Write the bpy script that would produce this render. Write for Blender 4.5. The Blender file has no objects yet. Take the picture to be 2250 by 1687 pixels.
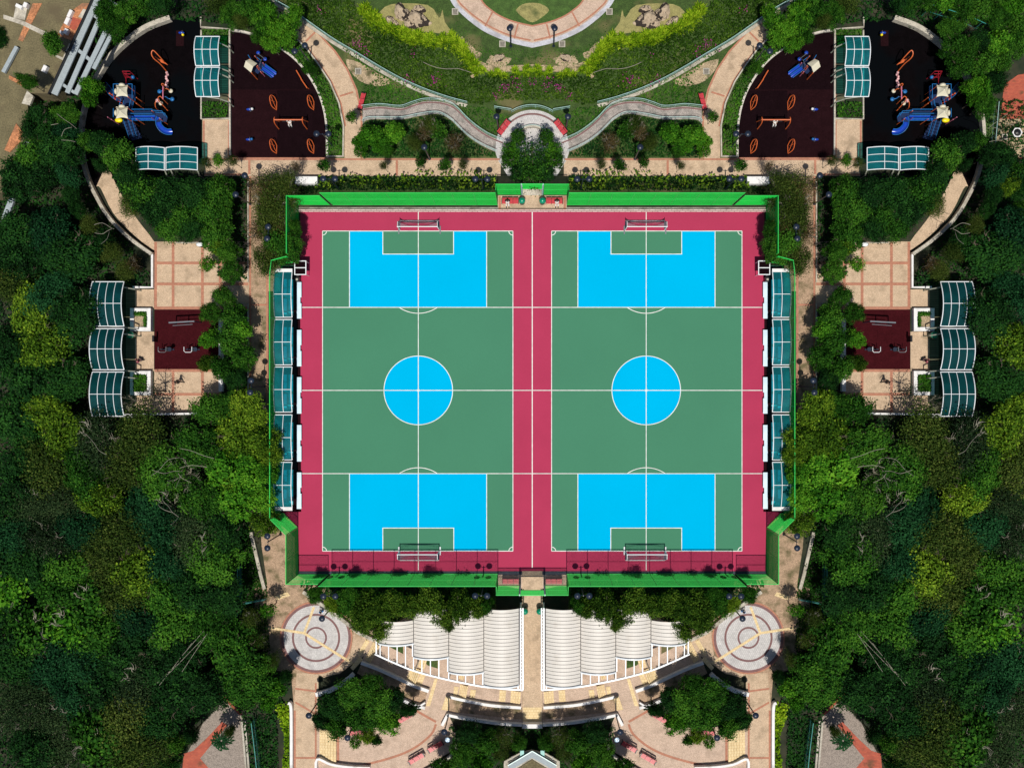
import bpy, bmesh, math, random
import numpy as np
from mathutils import Vector, Matrix
S = bpy.context.scene
C = bpy.data.collections.new("park"); S.collection.children.link(C)
# ---------------------------------------------------------------- camera, sky, sun, exposure
H = 100.0                      # flying height of the camera, 20 photo pixels to the metre on the ground
AX, AY = 1169.5, 843.5         # the point of the ground straight below the camera
cam = bpy.data.objects.new("camera", bpy.data.cameras.new("camera")); C.objects.link(cam)
cam.location = (0, 0, H); cam.data.sensor_width = 36; cam.data.lens = 32.0
cam.data.shift_x = -44.5/2250; cam.data.clip_end = 1000; cam.data.clip_start = 1
S.camera = cam
w = bpy.data.worlds.new("World"); S.world = w; w.use_nodes = True
nt = w.node_tree; sky = nt.nodes.new('ShaderNodeTexSky'); sky.sky_type = 'NISHITA'; sky.sun_disc = False
sky.sun_elevation = math.radians(67); sky.sun_rotation = math.radians(180)
nt.links.new(sky.outputs[0], nt.nodes['Background'].inputs[0]); nt.nodes['Background'].inputs[1].default_value = 0.06
sl = bpy.data.lights.new("sun", 'SUN'); sl.energy = 4.0; sl.angle = math.radians(0.5); sl.color = (1, .95, .87)
so = bpy.data.objects.new("sun", sl); C.objects.link(so); so.location = (-10, -40, 80)
so.rotation_euler = Vector((.0, math.cos(math.radians(67)), -math.sin(math.radians(67)))).to_track_quat('-Z', 'Y').to_euler()
S.view_settings.view_transform = 'Standard'; S.view_settings.look = 'None'
S.view_settings.exposure = 0.0; S.view_settings.gamma = 1
S.render.engine = 'CYCLES'
S.cycles.transparent_max_bounces = 24; S.cycles.max_bounces = 6

# ---------------------------------------------------------------- helpers
def P(px, py, z=0.0):          # photo position and height -> world point
    k = (1 - z/H)/20
    return ((px-AX)*k, (AY-py)*k, z)
def tag(o, label=None, cat=None, group=None, kind=None):
    if label: o['label'] = label
    if cat: o['category'] = cat
    if group: o['group'] = group
    if kind: o['kind'] = kind
    return o
class MB:
    def __init__(s): s.v = []; s.f = []
    def add(s, v, f):
        n = len(s.v); s.v += [tuple(q) for q in v]; s.f += [tuple(i+n for i in q) for q in f]; return s
    def box(s, c, d, rz=0, M=None):
        x, y, z = d[0]/2, d[1]/2, d[2]/2; ca, sa = math.cos(rz), math.sin(rz); V = []
        for a, b, e in ((-1,-1,-1),(1,-1,-1),(1,1,-1),(-1,1,-1),(-1,-1,1),(1,-1,1),(1,1,1),(-1,1,1)):
            X, Y = a*x, b*y; V.append((c[0]+X*ca-Y*sa, c[1]+X*sa+Y*ca, c[2]+e*z))
        return s.add(V, ((3,2,1,0),(4,5,6,7),(0,1,5,4),(1,2,6,5),(2,3,7,6),(3,0,4,7)))
    def bar(s, a, b, wd, ht=None):
        ht = ht or wd; a = Vector(a); b = Vector(b); d = (b-a).normalized()
        u = d.cross(Vector((0,0,1)))
        if u.length < .02: u = Vector((1,0,0))
        u.normalize(); n = u.cross(d); V = []
        for p in (a, b):
            for i, j in ((-1,-1),(1,-1),(1,1),(-1,1)): V.append(p+u*i*wd/2+n*j*ht/2)
        return s.add(V, ((0,1,2,3),(7,6,5,4),(0,4,5,1),(1,5,6,2),(2,6,7,3),(3,7,4,0)))
    def tube(s, pts, r, n=8, cap=True):
        pts = [Vector(p) for p in pts]; rs = r if isinstance(r, (list, tuple)) else [r]*len(pts)
        V = []; F = []; up = Vector((0,0,1)); m = len(pts)
        for i, p in enumerate(pts):
            d = (pts[min(i+1, m-1)]-pts[max(i-1, 0)]).normalized()
            u = d.cross(up)
            if u.length < .05: u = d.cross(Vector((0,1,0)))
            u.normalize(); q = d.cross(u)
            for k in range(n):
                a = 2*math.pi*k/n; V.append(p+(u*math.cos(a)+q*math.sin(a))*rs[i])
        for i in range(m-1):
            for k in range(n):
                a, b = i*n+k, i*n+(k+1) % n; F.append((a, b, b+n, a+n))
        if cap: F.append(tuple(range(n))); F.append(tuple((m-1)*n+k for k in reversed(range(n))))
        return s.add(V, F)
    def lathe(s, c, prof, n=20, sx=1, sy=1):    # prof: (r, z) from the bottom up
        V = []; F = []
        for r, z in prof:
            for k in range(n):
                a = 2*math.pi*k/n; V.append((c[0]+r*sx*math.cos(a), c[1]+r*sy*math.sin(a), c[2]+z))
        for i in range(len(prof)-1):
            for k in range(n):
                a, b = i*n+k, i*n+(k+1) % n; F.append((a, b, b+n, a+n))
        F.append(tuple(reversed(range(n)))); F.append(tuple((len(prof)-1)*n+k for k in range(n)))
        return s.add(V, F)
    def ball(s, c, r, n=12, sz=1, sx=1, sy=1):
        m = n//2
        return s.lathe(c, [(max(r*math.sin(math.pi*i/m), .001), -r*sz*math.cos(math.pi*i/m)) for i in range(m+1)], n, sx, sy)
    def prism(s, poly, z0, z1):
        n = len(poly)
        if sum(poly[i][0]*poly[(i+1) % n][1]-poly[(i+1) % n][0]*poly[i][1] for i in range(n)) < 0: poly = poly[::-1]
        V = [(p[0], p[1], z0) for p in poly]+[(p[0], p[1], z1) for p in poly]
        F = [tuple(reversed(range(n))), tuple(range(n, 2*n))]+[(i, (i+1) % n, n+(i+1) % n, n+i) for i in range(n)]
        return s.add(V, F)
    def sheet(s, poly, z):
        n = len(poly)
        if sum(poly[i][0]*poly[(i+1) % n][1]-poly[(i+1) % n][0]*poly[i][1] for i in range(n)) < 0: poly = poly[::-1]
        return s.add([(p[0], p[1], z) for p in poly], [tuple(range(n))])
    def strip(s, pts, wd, z0, z1=None, closed=False):   # ribbon of width wd along a path; a wall if z1 is given
        L, R = offs(pts, wd/2, closed); n = len(pts); m = n if closed else n-1
        if z1 is None:
            s.add([(p[0], p[1], z0) for p in L]+[(p[0], p[1], z0) for p in R],
                  [(n+i, n+(i+1) % n, (i+1) % n, i) for i in range(m)])
        else:
            V = [(p[0], p[1], z) for z in (z0, z1) for q in (L, R) for p in q]; F = []
            for i in range(m):
                j = (i+1) % n
                F += [(3*n+i, 3*n+j, 2*n+j, 2*n+i), (i, j, n+j, n+i), (i, 2*n+i, 2*n+j, j), (n+i, n+j, 3*n+j, 3*n+i)]
            if not closed: F += [(0, n, 3*n, 2*n), (n-1, 3*n-1, 4*n-1, 2*n-1)]
            s.add(V, F)
        return s
    def build(s, name, mat, parent=None, smooth=False, at=None):
        me = bpy.data.meshes.new(name)
        loc = Vector(parent.location) if parent is not None else Vector(at if at is not None else (0,0,0))
        if parent is not None and parent.parent is not None: loc = Vector(parent.parent.location)
        me.from_pydata([(p[0]-loc[0], p[1]-loc[1], p[2]-loc[2]) for p in s.v], [], s.f)
        me.materials.append(mat)
        if smooth:
            me.polygons.foreach_set('use_smooth', [True]*len(me.polygons))
        me.update(); o = bpy.data.objects.new(name, me); C.objects.link(o)
        if parent is not None: o.parent = parent
        elif at is not None: o.location = at
        return o
def offs(pts, d, closed=False):
    n = len(pts); L = []; R = []
    for i in range(n):
        a = pts[(i-1) % n] if (closed or i > 0) else pts[i]; b = pts[(i+1) % n] if (closed or i < n-1) else pts[i]
        dx, dy = b[0]-a[0], b[1]-a[1]; l = math.hypot(dx, dy) or 1; nx, ny = -dy/l, dx/l
        L.append((pts[i][0]+nx*d, pts[i][1]+ny*d)); R.append((pts[i][0]-nx*d, pts[i][1]-ny*d))
    return L, R
def smooth(pts, k=6):          # Catmull-Rom through the points
    out = []; n = len(pts)
    for i in range(n-1):
        p0, p1, p2, p3 = pts[max(i-1, 0)], pts[i], pts[i+1], pts[min(i+2, n-1)]
        for j in range(k):
            t = j/k
            out.append(tuple(.5*((2*p1[a])+(-p0[a]+p2[a])*t+(2*p0[a]-5*p1[a]+4*p2[a]-p3[a])*t*t+(-p0[a]+3*p1[a]-3*p2[a]+p3[a])*t**3) for a in range(len(p1))))
    out.append(tuple(pts[-1])); return out
def PW(pts, z=0): return [P(x, y, z)[:2] for x, y in pts]
def empty(name, loc, rz=0):
    o = bpy.data.objects.new(name, None); C.objects.link(o); o.location = loc; o.rotation_euler = (0, 0, rz)
    o.empty_display_size = .3; return o
def copy_tree(o, parent=None):
    c = o.copy(); C.objects.link(c)
    if parent is not None: c.parent = parent
    for ch in [x for x in KIDS.get(o.name, ())] or o.children: copy_tree(ch, c)
    return c
KIDS = {}
def copy_at(o, loc, rz, label=None, sc=None):
    c = copy_tree(o); c.location = loc; c.rotation_euler = (0, 0, rz)
    if sc: c.scale = sc
    if label: c['label'] = label
    return c
def flip(o):                   # the same thing again across the axis of the park
    c = copy_tree(o); c.location.x = -o.location.x; c.rotation_euler.z = -o.rotation_euler.z; c.scale.x = -o.scale.x
    if 'label' in o: c['label'] = o['label'].replace('left', '#').replace('right', 'left').replace('#', 'right')
    return c
ROOTS = []                     # things of the left half that also stand, mirrored, in the right half
def both(o): ROOTS.append(o); return o
def nth(i): return str(i)+('th' if 10 <= i % 100 <= 20 else {1: 'st', 2: 'nd', 3: 'rd'}.get(i % 10, 'th'))

# ---------------------------------------------------------------- materials
def ramp(nt, stops, fac):
    r = nt.nodes.new('ShaderNodeValToRGB'); e = r.color_ramp.elements
    while len(e) < len(stops): e.new(.5)
    for i, (p, c) in enumerate(stops): e[i].position = p; e[i].color = (*c, 1)
    nt.links.new(fac, r.inputs[0]); return r.outputs[0]
def mat(name, col, rough=.6, var=.12, scale=3.0, bump=0.0, metal=0, spec=.4, dark=None, dscale=.35, dthr=(.55, .7), fine=None):
    m = bpy.data.materials.new(name); m.use_nodes = True; nt = m.node_tree; b = nt.nodes['Principled BSDF']
    b.inputs['Roughness'].default_value = rough; b.inputs['Metallic'].default_value = metal
    b.inputs['Specular IOR Level'].default_value = spec
    tc = nt.nodes.new('ShaderNodeTexCoord').outputs['Object']
    def noise(sc, det=4):
        n = nt.nodes.new('ShaderNodeTexNoise'); n.inputs['Scale'].default_value = sc; n.inputs['Detail'].default_value = det
        nt.links.new(tc, n.inputs['Vector']); return n.outputs['Fac']
    f = noise(scale)
    c = ramp(nt, [(.28, [x*(1-var) for x in col]), (.72, [min(x*(1+var), 1) for x in col])], f)
    if fine:
        f2 = noise(fine[0], 2); g = ramp(nt, [(.3, (1-fine[1],)*3), (.7, (1+fine[1]*.6,)*3)], f2)
        mx = nt.nodes.new('ShaderNodeMix'); mx.data_type = 'RGBA'; mx.blend_type = 'MULTIPLY'; mx.inputs[0].default_value = 1
        nt.links.new(c, mx.inputs[6]); nt.links.new(g, mx.inputs[7]); c = mx.outputs[2]
    if dark:
        f3 = noise(dscale, 8); k = ramp(nt, [(dthr[0], (0,0,0)), (dthr[1], (1,1,1))], f3)
        mx = nt.nodes.new('ShaderNodeMix'); mx.data_type = 'RGBA'
        nt.links.new(k, mx.inputs[0]); nt.links.new(c, mx.inputs[6]); mx.inputs[7].default_value = (*dark, 1); c = mx.outputs[2]
    nt.links.new(c, b.inputs['Base Color'])
    if bump:
        bp = nt.nodes.new('ShaderNodeBump'); bp.inputs['Strength'].default_value = bump; bp.inputs['Distance'].default_value = .05
        nt.links.new(noise(scale*5), bp.inputs['Height']); nt.links.new(bp.outputs[0], b.inputs['Normal'])
    return m
def leafmat(name, c0, c1, c2, tr=.25):
    m = bpy.data.materials.new(name); m.use_nodes = True; nt = m.node_tree; b = nt.nodes['Principled BSDF']
    b.inputs['Roughness'].default_value = .7; b.inputs['Specular IOR Level'].default_value = .08
    a = nt.nodes.new('ShaderNodeAttribute'); a.attribute_name = 'tint'
    oi = nt.nodes.new('ShaderNodeObjectInfo')
    ad = nt.nodes.new('ShaderNodeMath'); ad.operation = 'MULTIPLY_ADD'; ad.inputs[1].default_value = .35; ad.inputs[2].default_value = -.17
    nt.links.new(oi.outputs['Random'], ad.inputs[0])
    a2 = nt.nodes.new('ShaderNodeMath'); a2.operation = 'ADD'; nt.links.new(ad.outputs[0], a2.inputs[0]); nt.links.new(a.outputs['Fac'], a2.inputs[1])
    c = ramp(nt, [(.1, c0), (.5, c1), (.92, c2)], a2.outputs[0])
    nt.links.new(c, b.inputs['Base Color'])
    t = nt.nodes.new('ShaderNodeBsdfTranslucent'); nt.links.new(c, t.inputs[0])
    mx = nt.nodes.new('ShaderNodeMixShader'); mx.inputs[0].default_value = tr
    nt.links.new(b.outputs[0], mx.inputs[1]); nt.links.new(t.outputs[0], mx.inputs[2])
    nt.links.new(mx.outputs[0], nt.nodes['Material Output'].inputs[0]); return m
def tilemat(name, c1, c2, mortar, sx, sy, ms=.03, rough=.7, dark=None, dscale=.3, dthr=(.58, .7), fine=None):
    m = mat(name, c1, rough, .1, 1.2, dark=dark, dscale=dscale, dthr=dthr, fine=fine, spec=.15); nt = m.node_tree; b = nt.nodes['Principled BSDF']
    src = b.inputs['Base Color'].links[0].from_socket
    br = nt.nodes.new('ShaderNodeTexBrick'); br.inputs['Scale'].default_value = 1
    br.inputs['Brick Width'].default_value = sx; br.inputs['Row Height'].default_value = sy; br.inputs['Mortar Size'].default_value = ms
    br.inputs['Color1'].default_value = (1, 1, 1, 1); br.inputs['Color2'].default_value = (*[c2[i]/c1[i] for i in range(3)], 1)
    br.inputs['Mortar'].default_value = (*[mortar[i]/c1[i] for i in range(3)], 1)
    tc = nt.nodes.new('ShaderNodeTexCoord'); nt.links.new(tc.outputs['Object'], br.inputs['Vector'])
    mx = nt.nodes.new('ShaderNodeMix'); mx.data_type = 'RGBA'; mx.blend_type = 'MULTIPLY'; mx.inputs[0].default_value = 1
    nt.links.new(src, mx.inputs[6]); nt.links.new(br.outputs['Color'], mx.inputs[7]); nt.links.new(mx.outputs[2], b.inputs['Base Color'])
    return m
M = {}
M['soil'] = mat('soil', (.035, .034, .018), .9, .5, .8, bump=.6, dark=(.012, .022, .008), dscale=.5, dthr=(.4, .6))
M['lawn'] = mat('lawn', (.045, .085, .015), .9, .35, 1.5, bump=.8, dark=(.17, .14, .06), dscale=.22, dthr=(.55, .72), fine=(9, .5))
M['lawn2'] = mat('short lawn', (.055, .11, .02), .9, .3, 1.5, bump=.5, fine=(9, .35))
M['sand'] = mat('dry grass and sand', (.30, .27, .10), .9, .2, 2, fine=(9, .3), dark=(.08, .1, .03), dscale=.6, dthr=(.56, .7))
M['earth'] = mat('bare earth', (.42, .32, .2), .9, .25, 2, fine=(8, .4), dark=(.1, .09, .04), dscale=.8, dthr=(.52, .66))
M['pave'] = tilemat('beige paving', (.62, .465, .32), (.55, .40, .27), (.46, .34, .23), .2, .1, .012, dark=(.36,.27,.18), dscale=.7, dthr=(.54, .74), fine=(9, .22))
M['pave2'] = tilemat('pinkish paving', (.63, .47, .36), (.55, .40, .30), (.45, .34, .26), .2, .1, .012, dark=(.42,.31,.23), dscale=.7, dthr=(.54, .74), fine=(9, .22))
M['shadelitterpave'] = tilemat('paving with leaf litter and painted tree shade', (.52, .36, .24), (.42, .29, .19), (.3, .2, .13), .2, .1, .012, dark=(.17,.14,.07), dscale=.8, dthr=(.48, .66), fine=(8, .3))  # darker beige: leaf litter, plus the shade under trees put into the colour
M['cream'] = tilemat('cream tactile paving', (.78, .62, .36), (.7, .54, .3), (.6, .42, .2), .3, .3, .02)
M['brick'] = tilemat('red brick band', (.50, .20, .12), (.38, .14, .09), (.36, .22, .15), .2, .1, .012)
M['ringbrick'] = tilemat('purple brown brick', (.26, .13, .12), (.2, .1, .1), (.14, .09, .09), .2, .1, .012)
M['redpath'] = tilemat('red clay paving', (.48, .11, .06), (.38, .08, .05), (.3, .1, .07), .3, .15, .015, dark=(.2, .08, .04), dscale=.9, dthr=(.55, .68))
M['granite'] = mat('grey granite gravel', (.30, .25, .21), .9, .15, 3, fine=(10, .45))
M['cobble'] = tilemat('pale cobbles', (.60, .58, .56), (.52, .50, .49), (.40, .38, .37), .22, .22, .015, dark=(.46, .44, .43), dscale=.8, fine=(8, .14))
M['walkcobble'] = tilemat('grey walkway cobbles', (.46, .41, .37), (.36, .32, .29), (.24, .21, .19), .2, .15, .015, dark=(.2,.2,.18), dscale=1.1, dthr=(.5, .68), fine=(7, .3))
M['conc'] = mat('concrete', (.50, .46, .38), .85, .18, 1.5, bump=.2, dark=(.25, .22, .17), dscale=.8, dthr=(.5, .7), fine=(7, .25))
M['white'] = mat('white render', (.78, .77, .76), .7, .08, 2, dark=(.5, .49, .47), dscale=.6, dthr=(.6, .75))
M['blackrubber'] = mat('black play rubber', (.0032, .0022, .0028), .95, .25, 1.2, spec=.03, fine=(6, .3), dark=(.0018, .0026, .0036), dscale=.15, dthr=(.45, .55))
M['rubber2'] = mat('dark maroon play rubber', (.0165, .0052, .0068), .95, .15, 1.2, spec=.03, fine=(7, .3))
M['rubber3'] = mat('darker maroon play rubber', (.0088, .0034, .0048), .95, .15, 1.2, spec=.03, fine=(7, .3))
M['maroon'] = mat('maroon play rubber', (.045, .006, .0085), .95, .15, 1.2, spec=.03, fine=(7, .3))
M['red'] = mat('crimson court acrylic', (.41, .040, .094), .8, .06, .25, spec=.05, fine=(14, .05))
M['green'] = mat('green court acrylic', (.060, .215, .126), .8, .04, .12, spec=.05, fine=(14, .05))
M['blue'] = mat('blue court acrylic', (.0, .425, .74), .8, .03, .12, spec=.0, fine=(14, .04))
M['line'] = mat('white line paint', (.74, .76, .72), .8, .14, 2, spec=.1, dark=(.5, .55, .5), dscale=1.2, dthr=(.6, .8))
M['drain'] = tilemat('dark drain grating', (.035, .045, .065), (.02, .028, .04), (.07, .08, .1), .12, .4, .02)
M['kerb'] = tilemat('pink kerb stones', (.66, .5, .48), (.55, .38, .36), (.3, .2, .2), .6, .5, .04)
M['gmetal'] = mat('green painted steel', (.004, .50, .05), .5, .08, 1, spec=.2)
M['gpost'] = mat('light green painted steel', (.04, .60, .10), .45, .08, 1, spec=.2)
M['wmetal'] = mat('white painted steel', (.80, .84, .86), .35, .05, 2)
M['teal'] = mat('teal painted steel', (.05, .34, .31), .4, .15, 2)
M['paleteal'] = mat('pale teal handrail', (.40, .60, .58), .35, .15, 2)
M['lampmetal'] = mat('dark navy lamp metal', (.014, .022, .042), .35, .2, 2)
M['blackmetal'] = mat('black metal', (.012, .012, .014), .4, .2, 2)
M['benchred'] = mat('red bench plastic', (.56, .05, .065), .4, .1, 2)
M['bingreen'] = mat('green bin plastic', (.0, .24, .13), .3, .08, 2, spec=.6)
M['bindark'] = mat('dark green bin body', (.0, .05, .03), .4, .1, 2)
M['canopy'] = mat('off white canopy sheet', (.70, .66, .60), .55, .05, .8, dark=(.62, .57, .5), dscale=.5)
M['gasket'] = mat('dark gasket', (.05, .045, .045), .6, .1, 2)
M['orange'] = mat('orange play tube', (.62, .13, .035), .4, .1, 2)
M['pink'] = mat('pink play tube', (.55, .16, .25), .4, .1, 2)
M['pblue'] = mat('blue play plastic', (.01, .055, .42), .25, .12, 2, spec=.6)
M['dblue'] = mat('dark blue coated deck', (.003, .018, .075), .5, .15, 2)
M['lblue'] = mat('light blue play plastic', (.015, .14, .38), .35, .1, 2)
M['croof'] = mat('cream play roof', (.62, .58, .44), .5, .06, 2)
M['yellow'] = mat('yellow play plastic', (.82, .68, .01), .35, .05, 2)
M['redtube'] = mat('dark red play tube', (.32, .015, .03), .4, .1, 2)
M['steel'] = mat('grey steel', (.22, .24, .26), .4, .15, 2, metal=.6)
M['rock'] = mat('weathered rock', (.46, .36, .25), .9, .35, 1.3, bump=1.0, dark=(.035, .025, .02), dscale=1.6, dthr=(.5, .55))
M['bark'] = mat('brown bark', (.10, .08, .055), .9, .3, 4, bump=.6)
M['palebark'] = mat('pale grey bark', (.28, .26, .20), .85, .25, 4, bump=.4)
M['slab'] = mat('blue grey roof slab', (.34, .39, .41), .8, .06, 2, fine=(8, .15))
M['roofelt'] = mat('olive roof felt', (.16, .135, .07), .95, .2, .7, fine=(7, .35), dark=(.115, .09, .05), dscale=.3)
M['rooftile'] = mat('orange roof tiles', (.48, .2, .09), .9, .25, 1.5, fine=(7, .4), dark=(.22, .13, .08), dscale=.6)
M['skin'] = mat('skin', (.45, .26, .18), .5, .05, 6)
M['navy'] = mat('navy cloth', (.012, .014, .035), .9, .15, 8)
M['whitecloth'] = mat('white cloth', (.74, .74, .72), .9, .06, 8)
M['blackcloth'] = mat('black cloth', (.01, .01, .011), .9, .15, 8)
M['pinkcloth'] = mat('pink cloth', (.6, .13, .2), .9, .1, 8)
M['bluecloth'] = mat('blue cloth', (.05, .25, .6), .9, .1, 8)
M['hair'] = mat('black hair', (.008, .007, .006), .5, .2, 8)
M['net'] = mat('grey netting', (.15, .19, .22), .8, .1, 8)
M['deck'] = tilemat('greenish timber deck', (.13, .13, .08), (.1, .1, .06), (.05, .05, .03), 3.0, .25, .03)
M['kerbgrey'] = mat('pale kerb concrete', (.58, .54, .47), .85, .12, 1.5, dark=(.42, .38, .32), dscale=.8)
M['edge'] = mat('pale grey edging slabs', (.52, .52, .56), .85, .12, 1.5, dark=(.36, .35, .37), dscale=.9, dthr=(.5, .68), fine=(8, .2))
M['cyan'] = mat('cyan seat plastic', (.10, .62, .72), .4, .1, 2)
M['bracket'] = mat('pale cream bracket steel', (.30, .32, .26), .5, .08, 2)
M['slabwhite'] = mat('pale blue white bench top', (.62, .78, .88), .4, .12, 1.5)
M['pinkpale'] = mat('pale pink play plastic', (.72, .42, .42), .4, .08, 2)
M['whiteblue'] = mat('pale blue basin', (.45, .65, .85), .3, .05, 2)
def glassmat(name, tint, fac, dif):
    m = bpy.data.materials.new(name); m.use_nodes = True; nt = m.node_tree; b = nt.nodes['Principled BSDF']
    b.inputs['Base Color'].default_value = (*dif, 1); b.inputs['Roughness'].default_value = .18
    n = nt.nodes.new('ShaderNodeTexNoise'); n.inputs['Scale'].default_value = .8
    tc = nt.nodes.new('ShaderNodeTexCoord'); nt.links.new(tc.outputs['Object'], n.inputs['Vector'])
    c = ramp(nt, [(.3, [x*.75 for x in dif]), (.7, [x*1.25 for x in dif])], n.outputs['Fac']); nt.links.new(c, b.inputs['Base Color'])
    t = nt.nodes.new('ShaderNodeBsdfTransparent'); t.inputs[0].default_value = (*tint, 1)
    mx = nt.nodes.new('ShaderNodeMixShader'); mx.inputs[0].default_value = fac
    nt.links.new(b.outputs[0], mx.inputs[1]); nt.links.new(t.outputs[0], mx.inputs[2])
    nt.links.new(mx.outputs[0], nt.nodes['Material Output'].inputs[0]); return m
M['tealglass'] = glassmat('teal tinted polycarbonate', (.20, .80, .86), .72, (.018, .24, .27))
M['darkglass'] = glassmat('dark teal polycarbonate', (.08, .42, .42), .45, (.004, .065, .07))

# ---------------------------------------------------------------- ground, paths, court (left half and its mirror image in one sheet)
def ground(name, polys, m, z, mirror=True, thick=None):
    b = MB()
    for k, q in enumerate(polys):
        for s in ((1, -1) if mirror else (1,)):
            pts = [(x*s, y) for x, y in PW(q)]; z += .0004
            if thick: b.prism(pts, z-thick, z)
            else: b.sheet(pts, z)
    return tag(b.build(name, m), kind='structure')
def lines(name, paths, m, z, wpx, mirror=True, closed=False):
    b = MB()
    for k, q in enumerate(paths):
        for s in ((1, -1) if mirror else (1,)):
            b.strip([(x*s, y) for x, y in PW(q)][::s], wpx/20, z[k]+(s < 0)*.0003 if isinstance(z, list) else z+k*.0009+(s < 0)*.0004, closed=closed)
    return tag(b.build(name, m), kind='structure')
def arc(cx, cy, r, a0, a1, n=40): return [(cx+r*math.cos(math.radians(a0+(a1-a0)*i/n)), cy-r*math.sin(math.radians(a0+(a1-a0)*i/n))) for i in range(n+1)]
def rect(x0, y0, x1, y1): return [(x0, y0), (x1, y0), (x1, y1), (x0, y1)]
def ring(name, cx, cy, r0, r1, m, z, a0=0, a1=360, mirror=True, n=96):
    b = MB()
    for s in ((1, -1) if mirror else (1,)):
        o = [(x*s, y) for x, y in PW(arc(cx, cy, r1, a0, a1, n))]; i = [(x*s, y) for x, y in PW(arc(cx, cy, r0, a0, a1, n))]
        for k in range(n):
            b.sheet([o[k], o[k+1], i[k+1], i[k]], z)
    return tag(b.build(name, m), kind='structure')
b = MB(); b.sheet([(-400, -400), (400, -400), (400, 400), (-400, 400)], 0); tag(b.build('ground', M['soil']), kind='structure')
MX = 2*AX
def mir(p): return [(MX-x, y) for x, y in reversed(p)]
# lawns
arcA_out = [(586,-20),(605,8),(635,26),(663,46),(701,73),(739,114),(765,152),(785,197),(792,228),(797,260),(797,348)]
arcA_in = [(757,348),(757,278),(747,228),(727,182),(701,142),(676,109),(656,89),(625,60),(600,35),(585,-20)]
railA = smooth([(585,-12),(610,8),(648,30),(691,61),(739,94),(790,124),(831,149),(881,177),(932,200),(983,218),(1028,230)])
ground('lawn', [arcA_out[1:]+[(1169.5,348),(1169.5,-20),(586,-20)]], M['lawn'], .008)
pgcurve = smooth([(507,68),(540,73),(580,87),(625,113),(660,143),(690,185),(708,225),(718,275),(720,347)])
ground('grass_verge', [pgcurve+arcA_in[:-2]+[(600,40),(560,20),(505,40)], rect(445,64,506,110), rect(640,388,1090,428), rect(553,388,640,560),
     rect(560,1270,1090,1420)], M['lawn'], .008)
# bare earth trails and the sandy ground round the rocks
ground('earth_trail', [smooth([(1005,80),(1022,98),(1040,122),(1062,138),(1100,146),(1169.5,142),(1169.5,152),(1120,158),(1080,160),(1050,160),(1038,175),(1030,160),(1036,140),(1018,110),(1003,88),(1005,80)],3)], M['earth'], .014)
ground('dry_ground', [smooth([(832,30),(860,10),(940,12),(965,40),(972,22),(978,50),(1000,80),(985,78),(950,72),(900,68),(860,55),(832,30)],3)], M['sand'], .014)
ground('dry_slope', [smooth([(760,130),(790,138),(830,162),(860,180),(830,190),(790,178),(765,150),(760,130)],3), smooth([(1068,138),(1078,122),(1092,128),(1104,116),(1112,126),(1124,130),(1112,144),(1090,147),(1068,138)],3), smooth([(1008,88),(1016,80),(1022,92),(1034,98),(1046,112),(1058,118),(1052,130),(1036,122),(1020,106),(1008,88)],3)], M['earth'], .014)
# the ring path at the top
RO = smooth([(980,-20),(993,8),(1008,26),(1030,46),(1060,68),(1095,85),(1130,97),(AX,106)],4); RM = smooth([(993,-20),(1005,8),(1020,24),(1040,41),(1068,60),(1100,76),(1133,87),(AX,95)],4); RI = smooth([(1046,-20),(1062,8),(1080,24),(1100,37),(1130,49),(AX,58)],4)
ground('round_lawn', [RI+[(AX,-20)]], M['lawn2'], .02)
ground('sand_patch', [smooth([(1133,23),(1146,37),(AX,50),(1193,37),(1206,23),(1192,11),(AX,7),(1147,11),(1133,23)],4)[:-1]], M['sand'], .03, mirror=False)
ground('ring_path', [RI+RM[::-1]], M['pave2'], .03); ground('ring_path_edge', [RM+RO[::-1]], M['edge'], .05)
lines('ring_path_band', [RI, [(x+3, y-4) for x, y in RM[:-1]], [(1064,62),(1082,28)], [(1130,85),(1138,54)]], M['brick'], .04, 3.5)
# paths
ground('path', [arcA_out[:1]+arcA_out[1:]+arcA_in], M['pave'], .02)
ground('path', [rect(449,348,1100,387)], M['pave'], .026)
ground('path', [rect(445,263,505,347.6)], M['pave'], .022)
ground('path', [rect(547,387.4,590,905)], M['shadelitterpave'], .024)
ground('path', [[(560,905.4),(590,905.4),(604,1140),(648,1180),(650,1270),(590,1300),(575,1200)]], M['shadelitterpave'], .024)
ground('path', [[(590,387.4),(660,387.4),(650,470),(654,640),(590,640)]], M['shadelitterpave'], .021)
ground('path', [rect(1147.5,385,AX,1586)], M['pave'], .034)
ground('path', [rect(1094,430,AX,466)], M['pave'], .030)
ground('path', [rect(1094,1262,AX,1292)], M['pave2'], .030)
ground('square', [rect(339,531,548,679.6), rect(339,811.4,486,906), rect(297,636,338.6,676), rect(297,729,338.6,815), rect(297,869,338.6,906)], M['pave'], .02)
ground('square', [rect(548-1,622,548,679)], M['pave'], .018)
ground('path', [smooth([(212,410),(222,415),(250,470),(296,518),(339,550),(339,531),(300,480),(262,420),(235,370),(212,410)],3)], M['pave'], .022)
ground('path', [[(560,1292),(650,1262),(730,1300),(835,1392),(800,1440),(745,1480),(700,1484),(697,1690),(646,1690),(645,1545),(640,1480),(600,1470),(560,1400)]], M['shadelitterpave'], .018)
ground('path', [[(646,1690),(646,1545),(652,1478),(700,1478),(697,1690)]], M['pave'], .024)
ground('path', [[(770,1330),(835,1392),(900,1500),(800,1440),(745,1482),(700,1490),(640,1470),(700,1484),(764,1444),(775,1400),(764,1360)][0:1]+[(835,1392),(800,1440),(745,1478),(712,1488),(700,1480),(770,1440),(778,1390),(745,1330)]], M['pave'], .024)
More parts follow.
